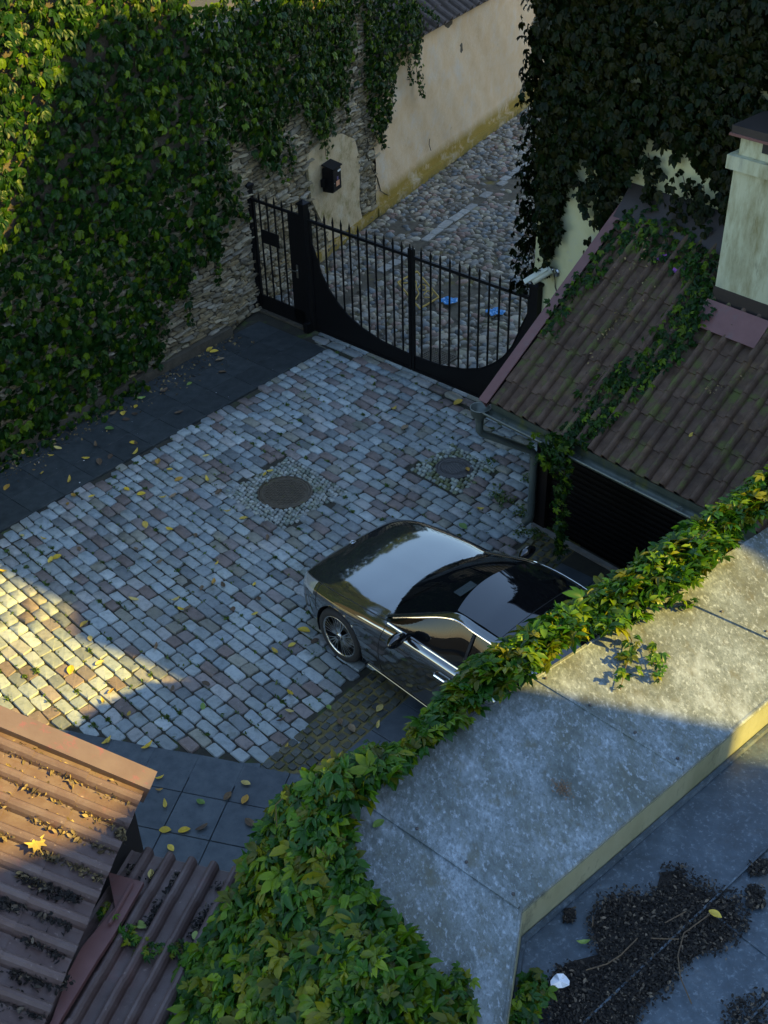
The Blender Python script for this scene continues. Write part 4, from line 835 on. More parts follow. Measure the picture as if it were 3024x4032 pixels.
# ------------------------------------------------------------------ foreground building with sheet-covered ledge
LZ = 4.0
oc, od = np.array([-.2, 4.33, LZ]), nrm(np.array([2.72, 2.11, 0])); on = np.array([-od[1], od[0], 0])        # outer ledge line, on = outward (to the yard)
ic, idr = np.array([.62, 3.56, LZ]), nrm(np.array([1.48, 1.26, 0])); inn_ = np.array([idr[1], -idr[0], 0])   # inner line, inn_ = towards the low roof
oL = [oc+np.array([-.08, -.19, 0]), np.array([-.02, 2.95, LZ]), np.array([.12, 1.9, LZ])]
iL = [np.array([.45, 2.83, LZ]), np.array([.33, 1.9, LZ])]
fb = thing('flat_roof_building', 'creeper-edged building with wide weathered grey sheet ledge in the foreground', 'building', (1, 4.5, 0))
oE, iE = oc+od*4.7, ic+idr*4.1
ins = .04
MB().prism([p*(1, 1, 0) for p in (oc-on*ins, oE-on*ins, iE+np.array([.8, -.9, 0]), np.array([4.2, 2.0, 0]), np.array([.6, .9, 0]), oL[2]+(.05, 0, 0), oL[1]+(.05, 0, 0), oL[0]+(.05, 0, 0))], (0, 0, 3.70)).obj('wall', 'facade', fb)
MB().prism([p*(1, 1, 0)+UP*3.69 for p in (oc-on*ins, oE-on*ins, iE-inn_*.012, ic-inn_*.012, iL[0]-(.012, 0, 0), iL[1]-(.012, 0, 0), oL[2]+(.05, 0, 0), oL[1]+(.05, 0, 0), oL[0]+(.05, 0, 0))], (0, 0, .285)).obj('parapet_wall', 'facade', fb)
sA, sB = G(1401, 3137, LZ), G(2046, 3582, LZ); uA, uB = G(2140, 2700, LZ), G(2610, 2975, LZ); ex_ = uA-(oc+od*((uA-oc) @ od)); uA = uA-on*((uA-oc) @ on)
vA, vB = uA+od*1.22, uB+idr*1.30; wA, wB = vA+od*1.2, vB+idr*1.25
iP = lambda p: ic+idr*((p-ic) @ idr)
sB, uB, vB, wB = ic, iP(uB), iP(vB), iP(wB)
sheets = [[oL[0], sA, sB, iL[0], iL[1], oL[2], oL[1]], [sA, uA, uB, sB], [uA, vA, vB, uB], [vA, wA, wB, vB]]
def shrink(poly, g):
    c = sum(poly)/len(poly); return [p+nrm(c-p)*g for p in poly]
for k, q in enumerate(sheets):
    MB().prism([p+UP*(-.022+.004*(k % 2)) for p in shrink(q, .003)], (0, 0, .024)).obj('coping_sheet', 'ledge', fb)
for a, b_ in ((sA, sB), (uA, uB), (vA, vB)):
    dd = nrm(b_-a); MB().box((a+b_)/2+UP*.008, dd, np.cross(UP, dd), UP, np.linalg.norm(b_-a)/2-.01, .010, .006).obj('lap_seam', 'ledge', fb)
    for t in (.05, .36, .66, .93): MB().lathe([(.010, 0), (.009, .006), (.004, .009), (.001, .009)], a+(b_-a)*t+np.cross(UP, dd)*.045+UP*.006, UP, 8).obj('bolt', 'castiron2', fb)
MB().tube([oc+on*.0-UP*.004, oE-UP*.004], .014, 6).obj('drip_edge', 'ledge', fb)
MB().tube([iL[1]-UP*.006, iL[0]-UP*.006, ic-UP*.006, iE-UP*.006], .013, 6).obj('drip_edge', 'ledge', fb)
LR = 3.76
MB().prism([p*(1, 1, 0)+UP*LR for p in (ic, iE, iE+inn_*.014, ic+inn_*.014)], (0, 0, LZ-LR-.02)).obj('parapet_face', 'ledgeface', fb)
MB().prism([p*(1, 1, 0)+UP*LR for p in (iL[1], iL[0], ic, ic+(.014, -.004, 0), iL[0]+(.014, 0, 0), iL[1]+(.014, 0, 0))], (0, 0, LZ-LR-.02)).obj('parapet_face', 'ledgeface', fb)
MB().tube([np.array([*p[:2], LR+.012]) for p in (iL[1]+(.03, 0, 0), iL[0]+(.03, 0, 0), ic+inn_*.03, iE+inn_*.03)], .018, 6).obj('flashing_bead', 'lowroof', fb)
lo_px = [(2300, 4032), (3024, 3342)]; sp_ = 1
seamL = [G(2300, 4032, LR), G(3024, 3342, LR)]; sdv = nrm(seamL[1]-seamL[0]); snv = np.array([sdv[1], -sdv[0], 0]); stp = float((G(2980, 3990, LR)-seamL[0]) @ snv)
b0_ = float((ic-seamL[0]) @ snv)-.02
edges = [b0_, 0., stp, 2*stp, 3*stp]
for k in range(4):
    a0_, a1_ = edges[k], edges[k+1]; base = seamL[0]
    q = [base+sdv*s+snv*a for s, a in ((-1.6, a0_), (3.9, a0_), (3.9, a1_), (-1.6, a1_))]
    MB().prism([p-UP*.02+snv*(.001 if i in (0, 1) else -.001) for i, p in enumerate(q)], (0, 0, .02)).obj('roof_sheet', 'lowroof', fb)
for k in range(1, 4):
    c = seamL[0]+snv*edges[k]; MB().box(c+sdv*1.1+UP*.012, sdv, snv, UP, 2.6, .005, .008).obj('standing_seam', 'lowroof', fb)
x_ = seamL[0]+sdv*.95; MB().box(x_+snv*(stp*.5)+UP*.003, snv, sdv, UP, stp*.49, .006, .004).obj('lap_seam', 'lowroof', fb)
# ------------------------------------------------------------------ red tiled roofs
def tiled(t, o, ed, upd, nn, cols, rows, tp, tg, mt, rr, skip=lambda i, j: False):
    me_ = tile_mesh('roof_tile', tp, tg+.04, rr, mt, 7, .012)
    for i in range(cols):
        for j in range(rows):
            if skip(i, j): continue
            q = link('roof_tile', me_, t); q.matrix_basis = m44(np.stack([ed, upd, nn], 1), o+ed*(i*tp)+upd*(j*tg)+nn*rng.normal(0, .0015))
R1Z = 3.2; e1 = G(572, 3100, R1Z); ed1 = ang(-101); h1 = ang(169); s1_ = R(25); up1 = h1*math.cos(s1_)+UP*math.sin(s1_); n1_ = np.cross(up1, ed1); n1_ = n1_ if n1_[2] > 0 else -n1_
r1 = thing('red_roof_house', 'near house with sunlit red-brown rolled tiles and flat verge cap at lower left', 'house', e1*(1, 1, 0))
tiled(r1, e1+n1_*.01, ed1, up1, n1_, 15, 9, .179, .36, 'redtile', .040)
MB().prism([e1-n1_*.05, e1+ed1*2.7-n1_*.05, e1+ed1*2.7+up1*3.1-n1_*.05, e1+up1*3.1-n1_*.05], n1_*.035).obj('roof_deck', 'fascia', r1)
MB().prism([e1-ed1*.10-up1*.03-n1_*.09, e1+ed1*.05-up1*.03-n1_*.09, e1+ed1*.05-up1*.03+n1_*.065, e1-ed1*.10-up1*.03+n1_*.065], up1*3.2).obj('verge_cap', 'redtrim', r1)
MB().prism([p*(1, 1, 0) for p in (e1+h1*.10+ed1*.02, e1+h1*2.6+ed1*.02, e1+h1*2.6+ed1*2.6, e1+h1*.10+ed1*2.6)], (0, 0, R1Z-.06)).obj('wall', 'fascia', r1)
R2Z = 2.85; e2 = G(520, 3362, R2Z); ed2 = ang(-15.7); h2 = ang(-105.7); s2_ = R(10); up2 = h2*math.cos(s2_)+UP*math.sin(s2_); n2_ = np.cross(ed2, up2); n2_ = n2_ if n2_[2] > 0 else -n2_
r2 = thing('porch_roof', 'low red-brown rolled tile porch roof below the near house, beside the creeper', 'roof', e2)
tiled(r2, e2+n2_*.01, ed2, up2, n2_, 11, 9, .148, .33, 'redtile', .036)
MB().prism([e2-n2_*.06, e2+ed2*1.7-n2_*.06, e2+ed2*1.7+up2*3.1-n2_*.06, e2+up2*3.1-n2_*.06], n2_*.045).obj('roof_deck', 'fascia', r2)
MB().tube([e2-up2*.02-UP*.06, e2-up2*.02-UP*.06+ed2*1.7], .035, 10).obj('gutter', 'zincpipe', r2)
for k in range(3): MB().tube([e2+ed2*(.35+.5*k)+up2*.4-UP*.1, (e2+ed2*(.35+.5*k)+up2*.4)*(1, 1, 0)], .035, 8).obj('porch_post', 'fascia', r2)
fpx = [(427, 3448), (568, 3488), (453, 3690), (381, 3800), (244, 4025), (150, 4200), (110, 4200), (206, 4032), (274, 3838), (324, 3743), (455, 3587)]
MB().prism([onplane(x, y, e2+n2_*.07, n2_) for x, y in fpx], n2_*.03).obj('side_flashing', 'pinktrim', r2)
MB().tube([onplane(x, y, e2+n2_*.115, n2_) for x, y in ((520, 3480), (430, 3640))], .012, 6).obj('flashing_rib', 'pinktrim', r2)
# ------------------------------------------------------------------ leaves and creepers
def leaflet(o, a, L, wd, droop, fold, z0=0.):
    c, s = math.cos(a), math.sin(a); pts = []
    for t, yy in ((0, 0), (.38, 0), (.72, 0), (1, 0), (.38, 1), (.72, .85), (.38, -1), (.72, -.85)):
        x = L*t; y = yy*wd*L*.5; z = z0-droop*L*t*t+fold*abs(yy)*L*.10
        pts.append((o[0]+x*c-y*s, o[1]+x*s+y*c, z))
    return pts, [(0, 1, 4), (4, 1, 2, 5), (5, 2, 3), (0, 6, 1), (6, 7, 2, 1), (7, 3, 2)]
def cluster(spread, droop):
    V, F = [], []
    for a, L in ((-72, .62), (-37, .86), (0, 1.), (37, .86), (72, .62)):
        p, f = leaflet((0, 0), R(a*spread+rng.normal(0, 6)), L*(1+rng.normal(0, .08)), .46+rng.normal(0, .04), droop+rng.normal(0, .08), 1+rng.normal(0, .4), rng.normal(0, .03))
        b = len(V); V += p; F += [tuple(i+b for i in q) for q in f]
    return V, F
CLW = [cluster(.85, .30) for _ in range(8)]; CLT = [cluster(1.2, .42) for _ in range(10)]
def orient(Nv, Ax):
    Nv = nrm(Nv); Ax = nrm(Ax-Nv*np.sum(Ax*Nv, 1, keepdims=True)); Y = np.cross(Nv, Ax); return np.stack([Ax, Y, Nv], 2)
def creeper(t, T, Nv, Ax, size, mt, vs, nind=300, stems=None, sr=.005):
    n = len(T); Ms = orient(Nv, Ax)*size[:, None, None]; pick = rng.integers(0, len(vs), n)
    x, y = proj(T); inn = (x > -30) & (x < 3054) & (y > -30) & (y < 4062); d = np.linalg.norm(T-CAM, axis=1)
    key = -size/d*(.8+.4*rng.random(n))+np.where(inn, 0, 10)
    pieces(t, 'leaf', 'foliage', vs, pick, Ms, T, mt, np.argsort(key), nind)
    for q in (stems or []): MB().tube(q, sr, 5).obj('stem', 'stem', t)
def noise2(a, b, k=0):
    return (np.sin(a*1.9+k)*np.cos(b*1.3-k*2)+np.sin(a*4.3+b*2.1+k*3)*.5+np.sin(b*5.7-a*3.1+k)*.35)/1.85
def wall_leaves(o, dd, nn, s0, s1, z0, z1, dens, poly, smin, smax, off0=.05, off1=.22, px_margin=True, edge=18, extra_ok=None):
    n = int((s1-s0)*(z1-z0)*dens); s = s0+rng.random(n)*(s1-s0); z = z0+rng.random(n)*(z1-z0)
    base = o+np.multiply.outer(s, dd)+np.multiply.outer(z, UP); of = off0+off1*(.5+.5*noise2(s, z, 1))*rng.random(n)**.5
    T = base+of[:, None]*nn; x, y = proj(T); ok = inpoly(x+rng.normal(0, edge, n), y+rng.normal(0, edge, n), poly)
    if extra_ok is not None: ok &= extra_ok(s, z)
    T = T[ok]; n = len(T); ti = R(12)+rng.normal(0, .30, n)
    Nv = nn*np.cos(ti)[:, None]+UP*np.sin(ti)[:, None]+rng.normal(0, .22, (n, 3)); rl = rng.normal(0, .5, n)
    Ax = -UP*np.cos(rl)[:, None]+dd*np.sin(rl)[:, None]+nn*.25
    sz = smin+(smax-smin)*rng.random(n)**1.3*(.65+.35*noise2(T[:, 0]*.8, T[:, 2]*.8, 4)**2+.2)
    return T, Nv, Ax, np.clip(sz, smin*.8, smax)
def strand(pts, wid, n, nn, size, along=None):
    P = np.array(pts, float); L = np.concatenate([[0], np.cumsum(np.linalg.norm(np.diff(P, axis=0), axis=1))]); u = rng.random(n)*L[-1]
    T = np.stack([np.interp(u, L, P[:, i]) for i in range(3)], 1); tp = 1-.6*(u/L[-1]); T += rng.normal(0, 1, (n, 3))*wid*tp[:, None]*[1, 1, .6]+nn*abs(rng.normal(0, wid*.8, n))[:, None]
    Nv = nn*.85+UP*.45+rng.normal(0, .35, (n, 3)); Ax = -UP+rng.normal(0, .5, (n, 3)) if along is None else along+rng.normal(0, .6, (n, 3))
    return T, Nv, Ax, size*(.6+.7*rng.random(n))
def cat(*q): return [np.concatenate(v) for v in zip(*q)]
ivyL = dp([(-1500, -1500), (786, -1500), (776, 40), (754, 100), (748, 215), (722, 235), (705, 300), (690, 290), (678, 235), (640, 222), (605, 262), (612, 330), (590, 375), (560, 320), (512, 285), (488, 335), (498, 400), (515, 445), (480, 490), (468, 560), (440, 560), (405, 590), (395, 650), (370, 640), (345, 690), (335, 770), (300, 815), (200, 870), (100, 925), (0, 985), (-700, 1400)])
t = thing('wall_creeper', 'broad green creeper covering the high rubble wall on the left', 'creeper', W1-d01*3)
A_ = wall_leaves(W0, d01, n01, 1.5, 10.58, .05, 7.6, 215, ivyL, .08, .16)
B_ = wall_leaves(W1, d12, n12, 0, 5.2, .5, 5.0, 330, ivyL, .075, .145)
def wp(x, y, o=W1, nn=n12, off=.10): return onplane(x*S_, y*S_, o+nn*off, nn)
sts = []
for pts, n_, w_, o, nn in (([(692, 215), (700, 290), (704, 338)], 60, .07, W1, n12), ([(622, 290), (630, 350), (612, 395)], 60, .09, W1, n12), ([(462, 470), (468, 560), (468, 612)], 90, .10, W0, n01), ([(398, 560), (402, 640), (406, 700)], 70, .09, W0, n01), ([(495, 430), (515, 455), (532, 472)], 60, .10, W1, n12), ([(640, 150), (655, 230), (665, 275)], 60, .1, W1, n12), ([(745, 180), (748, 240), (752, 262)], 40, .06, W1, n12), ([(350, 640), (345, 740), (335, 800)], 90, .12, W0, n01), ([(430, 300), (440, 420), (455, 560)], 160, .10, W0, n01), ([(270, 250), (290, 400), (300, 560)], 160, .12, W0, n01)):
    q = [wp(x, y, o, nn) for x, y in pts]; sts.append((strand(q, w_*.5, n_, nn, .062), q))
low = strand([W0+d01*s+n01*.18+UP*.10 for s in (3, 5, 7, 8.6)], .10, 420, n01, .07)
# crest over the wall top
n_ = 1500; s = rng.random(n_)*9+1.5; crest = (W0+np.multiply.outer(s, d01)+UP*7.5+n01*np.multiply.outer(rng.random(n_)*.5-.35, np.ones(3))+UP*np.multiply.outer(rng.random(n_)*.9*(.4+.8*np.sin(s*1.3)**2), np.ones(3)), n01*.3+UP+rng.normal(0, .4, (n_, 3)), rng.normal(0, 1, (n_, 3))-UP*.4+n01*.3, .08+.07*rng.random(n_))
q = cat(A_, B_, low, crest, *[a for a, _ in sts]); creeper(t, *q, 'ivy', CLW, 300, [p for _, p in sts])
t = thing('hanging_creeper', 'creeper strands hanging over the corner of the ochre street wall', 'creeper', W2+UP*3)
hp1 = dp([(786, -60), (880, -60), (915, 50), (905, 110), (880, 118), (856, 140), (850, 195), (842, 240), (833, 270), (824, 315), (812, 290), (800, 240), (790, 150)])
C_ = wall_leaves(W2-d23*1.2, d23, n23, 0, 4, .8, 4.6, 480, hp1, .06, .115, .04, .26, edge=8)
ss_ = []
for pts, n_, w_ in (([(893, 95), (900, 150), (912, 212)], 110, .055), ([(880, 120), (884, 150), (886, 180)], 40, .03), ([(825, 250), (826, 300), (824, 322)], 40, .04), ([(905, 5), (930, 30), (945, 45)], 80, .07), ([(840, 150), (843, 200), (838, 262)], 70, .05)):
    q = [wp(x, y, W2, n23, .12) for x, y in pts]; ss_.append((strand(q, w_, n_, n23, .055), q))
creeper(t, *cat(C_, *[a for a, _ in ss_]), 'ivy', CLW, 200, [p for _, p in ss_])
# house creeper
ivyH = dp([(1150, -900), (2700, -900), (2700, 600), (1560, 470), (1545, 390), (1500, 350), (1478, 325), (1455, 350), (1425, 300), (1395, 285), (1375, 340), (1345, 400), (1310, 440), (1300, 370), (1270, 340), (1248, 330), (1236, 380), (1220, 420), (1208, 470), (1196, 520), (1183, 555), (1168, 540), (1160, 400)])
t = thing('house_creeper', 'dense dark creeper hanging over the pale green house wall at upper right', 'creeper', hs(1, 3))
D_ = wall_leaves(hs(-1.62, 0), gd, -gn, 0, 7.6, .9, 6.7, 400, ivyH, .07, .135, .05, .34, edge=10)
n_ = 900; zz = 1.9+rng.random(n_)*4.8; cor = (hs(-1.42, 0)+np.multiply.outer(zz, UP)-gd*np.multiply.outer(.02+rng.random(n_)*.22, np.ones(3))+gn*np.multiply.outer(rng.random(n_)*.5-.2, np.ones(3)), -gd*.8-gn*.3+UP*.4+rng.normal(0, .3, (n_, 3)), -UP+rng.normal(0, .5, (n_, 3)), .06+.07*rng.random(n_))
ss_ = []
for pts, n_, w_ in (([(1290, 330), (1300, 400), (1310, 480)], 110, .10), ([(1245, 380), (1262, 420), (1270, 460)], 40, .05), ([(1475, 380), (1490, 440), (1470, 520)], 90, .11), ([(1520, 400), (1525, 480), (1530, 560)], 90, .10), ([(1183, 450), (1186, 540), (1178, 600)], 110, .06), ([(1205, 420), (1208, 480), (1205, 520)], 50, .05), ([(1330, 420), (1320, 490), (1290, 560)], 100, .12), ([(1400, 330), (1412, 380), (1410, 430)], 60, .08)):
    q = [onplane(x*S_, y*S_, hs(0, 0, -.10), gn) for x, y in pts]; ss_.append((strand(q, w_, n_, -gn, .085), q))
D2 = wall_leaves(hs(-1.55, 0), gd, -gn, 0, 7.6, 2.6, 6.7, 170, ivyH, .11, .17, .03, .08, edge=4)
creeper(t, *cat(D_, D2, cor, *[a for a, _ in ss_]), 'ivy_shaded', CLW, 300, [p for _, p in ss_])
# vine across the garage roof
t = thing('roof_vine', 'green vine trailing down the mossy garage roof and over its gutter', 'creeper', grf(1.2, 1.0))
band = dp([(1532, 590), (1548, 660), (1505, 725), (1445, 790), (1375, 850), (1315, 900), (1262, 965), (1218, 985), (1212, 930), (1262, 862), (1308, 822), (1368, 770), (1428, 700), (1462, 650), (1488, 590)])
topb = dp([(1285, 545), (1370, 440), (1460, 470), (1552, 560), (1535, 625), (1480, 612), (1420, 565), (1370, 530), (1330, 550), (1300, 590), (1262, 620), (1222, 668), (1185, 728), (1166, 724), (1196, 650)])
n_ = 6500; s = -.1+rng.random(n_)*4; nn_ = rng.random(n_)*(HN-.02); P = E0+np.multiply.outer(s, gd)+np.multiply.outer(nn_, gn)+np.multiply.outer(EZ+nn_*SL, UP)
P = P+np.multiply.outer(.05+.17*rng.random(n_)*(.5+.5*noise2(s*2, nn_*2, 2)), gnrm); x, y = proj(P); ok = inpoly(x+rng.normal(0, 14, n_), y+rng.normal(0, 14, n_), band) | (inpoly(x+rng.normal(0, 12, n_), y+rng.normal(0, 12, n_), topb) & (rng.random(n_) < .7))
P = P[ok]; n_ = len(P); rf = (P, gnrm+rng.normal(0, .35, (n_, 3)), -gup*.7+rng.normal(0, .8, (n_, 3)), .045+.045*rng.random(n_))
hq = [onplane(x*S_, y*S_, gar(0, -.13, 0), gn) for x, y in ((1228, 940), (1222, 990), (1216, 1060), (1214, 1130), (1213, 1195))]
hg = strand(hq, .055, 230, -gn, .060); hg2 = strand([gar(1.25, -.02, 2.05), gar(1.2, -.14, 1.95), gar(1.16, -.16, 1.75)], .10, 90, -gn, .085)
tw = [hq, [hq[1], hq[1]-gd*.22-UP*.06], [grf(1.1, .3, .06), grf(1.15, .9, .06), grf(1.2, 1.6, .06)]]
creeper(t, *cat(rf, hg, hg2), 'ivy', CLT, 300, tw)
# creeper along the ledge
ivyF = dp([(120, 2400), (165, 2190), (210, 2125), (330, 2075), (400, 2060), (440, 1990), (490, 1920), (520, 1850), (545, 1790), (590, 1710), (650, 1668), (740, 1622), (850, 1590), (905, 1530), (960, 1470), (1020, 1402), (1100, 1362), (1240, 1275), (1330, 1228), (1400, 1180), (1480, 1112), (1560, 1050), (1700, 960), (2000, 800), (2000, 1000), (1700, 1070), (1610, 1135), (1500, 1255), (1425, 1285), (1395, 1320), (1335, 1370), (1310, 1350), (1215, 1392), (1200, 1420), (1130, 1458), (1088, 1492), (960, 1582), (862, 1652), (772, 1722), (746, 1762), (762, 1850), (802, 1945), (872, 2000), (905, 2060), (962, 2150), (1000, 2260), (1010, 2420)])
def ledge_leaves(n_, o, dd, oo, L0, L1, d0, d1, kz, dk=.06, bump=.13, s0=.055, s1=.05):
    s = L0+rng.random(n_)*(L1-L0); de = d0+(d1-d0)*rng.random(n_)
    z = LZ+.03+bump*rng.random(n_)*(.6+.4*noise2(s*2.4, de*3, 5))-np.clip(de-dk, 0, 9)*kz-np.clip(de-dk, 0, 9)**2*.5
    T = o*(1, 1, 0)+np.multiply.outer(s, dd)+np.multiply.outer(de, oo)+np.multiply.outer(z, UP); x, y = proj(T); ok = inpoly(x+rng.normal(0, 12, n_), y+rng.normal(0, 12, n_), ivyF)
    x, y = proj(T+oo*.05+UP*.04); ok &= inpoly(x, y, ivyF)
    T = T[ok]; n2 = len(T); Nv = UP+oo*.45+rng.normal(0, .42, (n2, 3)); Ax = oo*.55+rng.normal(0, .8, (n2, 3))-UP*.3
    return T, Nv, Ax, s0+s1*rng.random(n2)**1.6
t = thing('ledge_creeper', 'creeper tumbling over the outer edge of the grey ledge, sunlit at its far end', 'creeper', oc)
F1 = ledge_leaves(13000, oc, od, on, -.3, 4.6, -.5, .85, 1.6, .28, .24, .065, .05)
lo_, ld_ = oc+np.array([-.05, -.1, 0]), nrm(np.array([.17, -1., 0])); lo_n = np.array([ld_[1], -ld_[0], 0])
F2 = ledge_leaves(14000, lo_, ld_, lo_n, -.25, 2.4, -.55, 1.45, .72, .06, .34, .052, .072)
# sprigs lying on the ledge
sp = []
for pts, n_ in (([(1365, 1380), (1352, 1440), (1340, 1490)], 26), ([(1400, 1400), (1412, 1430), (1425, 1470)], 18), ([(1420, 1310), (1470, 1305), (1500, 1300)], 12), ([(985, 2100), (1000, 2150), (1015, 2200)], 40), ([(1160, 2110), (1150, 2170), (1120, 2240)], 80), ([(1100, 2160), (1110, 2200), (1090, 2240)], 40)):
    zq = LZ+.035 if pts[0][0] < 1090 or pts[0][0] > 1300 else LR+.05
    q = [G(x*S_, y*S_, zq) for x, y in pts]; a, b_, c, d_ = strand(q, .035, n_, UP, .055); sp.append((( a, UP+rng.normal(0, .3, a.shape), rng.normal(0, 1, a.shape), d_), q))
up_s = []
for x, y, h_ in ((1210, 1375, .14), (1135, 1390, .10), (1480, 1190, .14), (1515, 1180, .14), (790, 1640, .12), (595, 1760, .12)):
    if y < 1000: continue
    p = G(x*S_, y*S_, LZ+.1); up_s.append([p-UP*.1, p+UP*h_*.5+rng.normal(0, .015, 3), p+UP*h_+rng.normal(0, .03, 3)])
spu = [(np.array(s_)[[1, 2, 2]]+rng.normal(0, .02, (3, 3)), UP+rng.normal(0, .4, (3, 3)), rng.normal(0, 1, (3, 3)), np.full(3, .035)) for s_ in up_s]
creeper(t, *cat(F1, F2, *[a for a, _ in sp], *spu), 'ivy_top', CLT, 300, [p for _, p in sp]+up_s, .0028)
t = thing('porch_vine', 'short green vine winding over the red porch tiles', 'creeper', onplane(250*S_, 2010*S_, e2, n2_))
q = [onplane(x*S_, y*S_, e2+n2_*.06, n2_) for x, y in ((228, 1965), (240, 2000), (290, 2035), (340, 2060), (400, 2050), (440, 2060))]
a, b_, c, d_ = strand(q, .03, 150, UP, .036); creeper(t, a, UP+rng.normal(0, .35, a.shape), rng.normal(0, 1, a.shape), d_, 'ivy_top', CLT, 150, [q])
# ------------------------------------------------------------------ fallen leaves and litter
def fleaf(wd, curl):
    V, F = [], []; ns = 6
    for i in range(ns+1):
        t = i/ns; ww = wd*math.sin(math.pi*min(1, t*.93+.05))**.8; x = t-.5
        for y in (-1, 0, 1): V.append((x, y*ww*.5, curl*(x*x*1.2)+abs(y)*ww*.28*(1 if curl > 0 else .3)+rng.normal(0, .012)))
    F = [(i*3+j, i*3+j+1, i*3+4+j, i*3+3+j) for i in range(ns) for j in range(2)]
    return V, F
FL = [fleaf(.55, .35), fleaf(.6, .15), fleaf(.45, .6), fleaf(.62, -.1), fleaf(.35, .9)]
ml = []
for k in range(20):
    a = k*18; r_ = (1., .58, .72, .5)[k % 4]*(.9+.25*rng.random()) if 3 < k < 17 else .3; ml.append((.5*r_*math.cos(R(a+180)), .5*r_*math.sin(R(a+180)), .10*r_*r_+rng.normal(0, .02)))
MAPLE = ([(0, 0, .0)]+ml+[(.62, .02, .0), (.62, -.02, .0), (0, -.015, .005), (0, .015, .005)], [(0, 1+k, 1+(k+1) % 20) for k in range(20)]+[(21, 24, 23, 22)])
FLM = {}; LEAVES = {}
def put_leaf(p, nn, mt, size, label, grp, var=None, name='fallen_leaf'):
    v = int(rng.integers(0, 5)) if var is None else var
    if (v, mt) not in FLM: FLM[(v, mt)] = mesh(name, *(FL[v] if v < 5 else MAPLE), mt)
    o = link(name, FLM[(v, mt)]); a = rng.random()*6.28; nn = nrm(nn); X = nrm(np.cross(nn, [math.sin(a), math.cos(a), .1])); Y = np.cross(nn, X)
    o.matrix_basis = m44(np.stack([X, Y, nn], 1)*size, p+nn*.008); tag(o, label, 'leaf', grp)
    if grp: LEAVES.setdefault(label, []).append((o, p))
    return o
cm_ = {'y': 'leaf_yellow', 'b': 'leaf_brown', 'g': 'leaf_green', 'o': 'leaf_yellow'}; cn_ = {'y': 'yellow', 'b': 'brown', 'g': 'green', 'o': 'yellow'}
def leaves(lst, ox, oy, f, z, where, grp, size=.085):
    for x, y, c in lst: put_leaf(G(ox+x*f, oy+y*f, z), UP+rng.normal(0, .12, 3), cm_[c], size*(.9+.6*rng.random()), cn_[c]+' fallen leaf lying on the '+where, cn_[c]+' '+grp)
leaves([(370, 915, 'y'), (420, 860, 'y'), (620, 935, 'y'), (720, 960, 'b'), (800, 918, 'b'), (985, 895, 'y'), (695, 840, 'b'), (970, 820, 'y'), (985, 828, 'b'), (795, 720, 'g'), (1025, 500, 'g'), (985, 555, 'y'), (895, 610, 'y'), (915, 650, 'b'), (985, 615, 'b'), (1300, 605, 'b'), (1375, 390, 'g'), (305, 1045, 'y'), (50, 1140, 'y'), (1190, 445, 'b'), (1600, 220, 'b'), (1615, 310, 'b'), (1555, 160, 'y'), (1520, 145, 'y'), (820, 610, 'b'), (180, 885, 'y'), (120, 925, 'g'), (530, 720, 'b'), (505, 1095, 'y')], 0, 1300, .5425, .016, 'dark slate path', 'leaves on the slate path', .10)
leaves([(690, 40, 'y'), (768, 62, 'y'), (885, 85, 'y'), (940, 80, 'b'), (500, 80, 'y'), (370, 120, 'y'), (790, 230, 'y'), (925, 260, 'y'), (1165, 545, 'y'), (1180, 445, 'y'), (1240, 160, 'y'), (1325, 195, 'y'), (1460, 305, 'b'), (310, 405, 'y'), (275, 430, 'y'), (740, 365, 'b'), (725, 640, 'y'), (985, 695, 'y'), (1020, 690, 'b'), (955, 640, 'y'), (1065, 290, 'b'), (1385, 720, 'y'), (1385, 560, 'y'), (1410, 640, 'b'), (1215, 565, 'b'), (460, 775, 'y'), (490, 850, 'y'), (545, 985, 'o'), (385, 1020, 'o'), (605, 1140, 'o'), (850, 900, 'b'), (1120, 1095, 'b'), (1105, 1220, 'g'), (1495, 920, 'y'), (1590, 885, 'y'), (1580, 1150, 'y'), (700, 1265, 'o'), (590, 1410, 'y'), (560, 1195, 'o'), (940, 1130, 'b'), (15, 485, 'o'), (1270, 690, 'b'), (430, 365, 'b'), (870, 435, 'b'), (120, 290, 'y'), (240, 310, 'y'), (400, 75, 'y'), (1100, 580, 'b')], 0, 1900, .7233, .010, 'courtyard setts', 'leaves on the setts', .09)
leaves([(740, 470, 'y'), (400, 595, 'y'), (290, 520, 'y'), (750, 690, 'y'), (1285, 640, 'y'), (1335, 610, 'y'), (855, 810, 'b'), (485, 680, 'y')], 500, 1600, .422, .010, 'courtyard setts', 'leaves on the setts', .09)
leaves([(656, 1364, 'y'), (1035, 1100, 'y'), (1000, 1137, 'g'), (680, 1385, 'b'), (875, 925, 'b'), (840, 1400, 'b'), (1010, 1015, 'y'), (850, 885, 'y'), (990, 870, 'y')], 0, 0, S_, .012, 'courtyard setts', 'leaves on the setts', .11)
leaves([(870, 645, 'y'), (820, 615, 'g'), (870, 710, 'y'), (900, 790, 'o'), (1340, 675, 'y'), (1095, 775, 'g'), (1335, 765, 'y'), (1240, 745, 'b'), (900, 925, 'y'), (1005, 930, 'o'), (1100, 920, 'b'), (930, 1025, 'y'), (1360, 890, 'b'), (585, 440, 'y'), (805, 470, 'y')], 0, 2600, .7233, .017, 'slate terrace slabs', 'leaves on the terrace', .09)
leaves([(1560, 1440, 'o'), (1530, 1300, 'b'), (1575, 1250, 'y')], 0, 1900, .7233, .012, 'dark gutter setts', 'leaves on the gutter setts', .08)
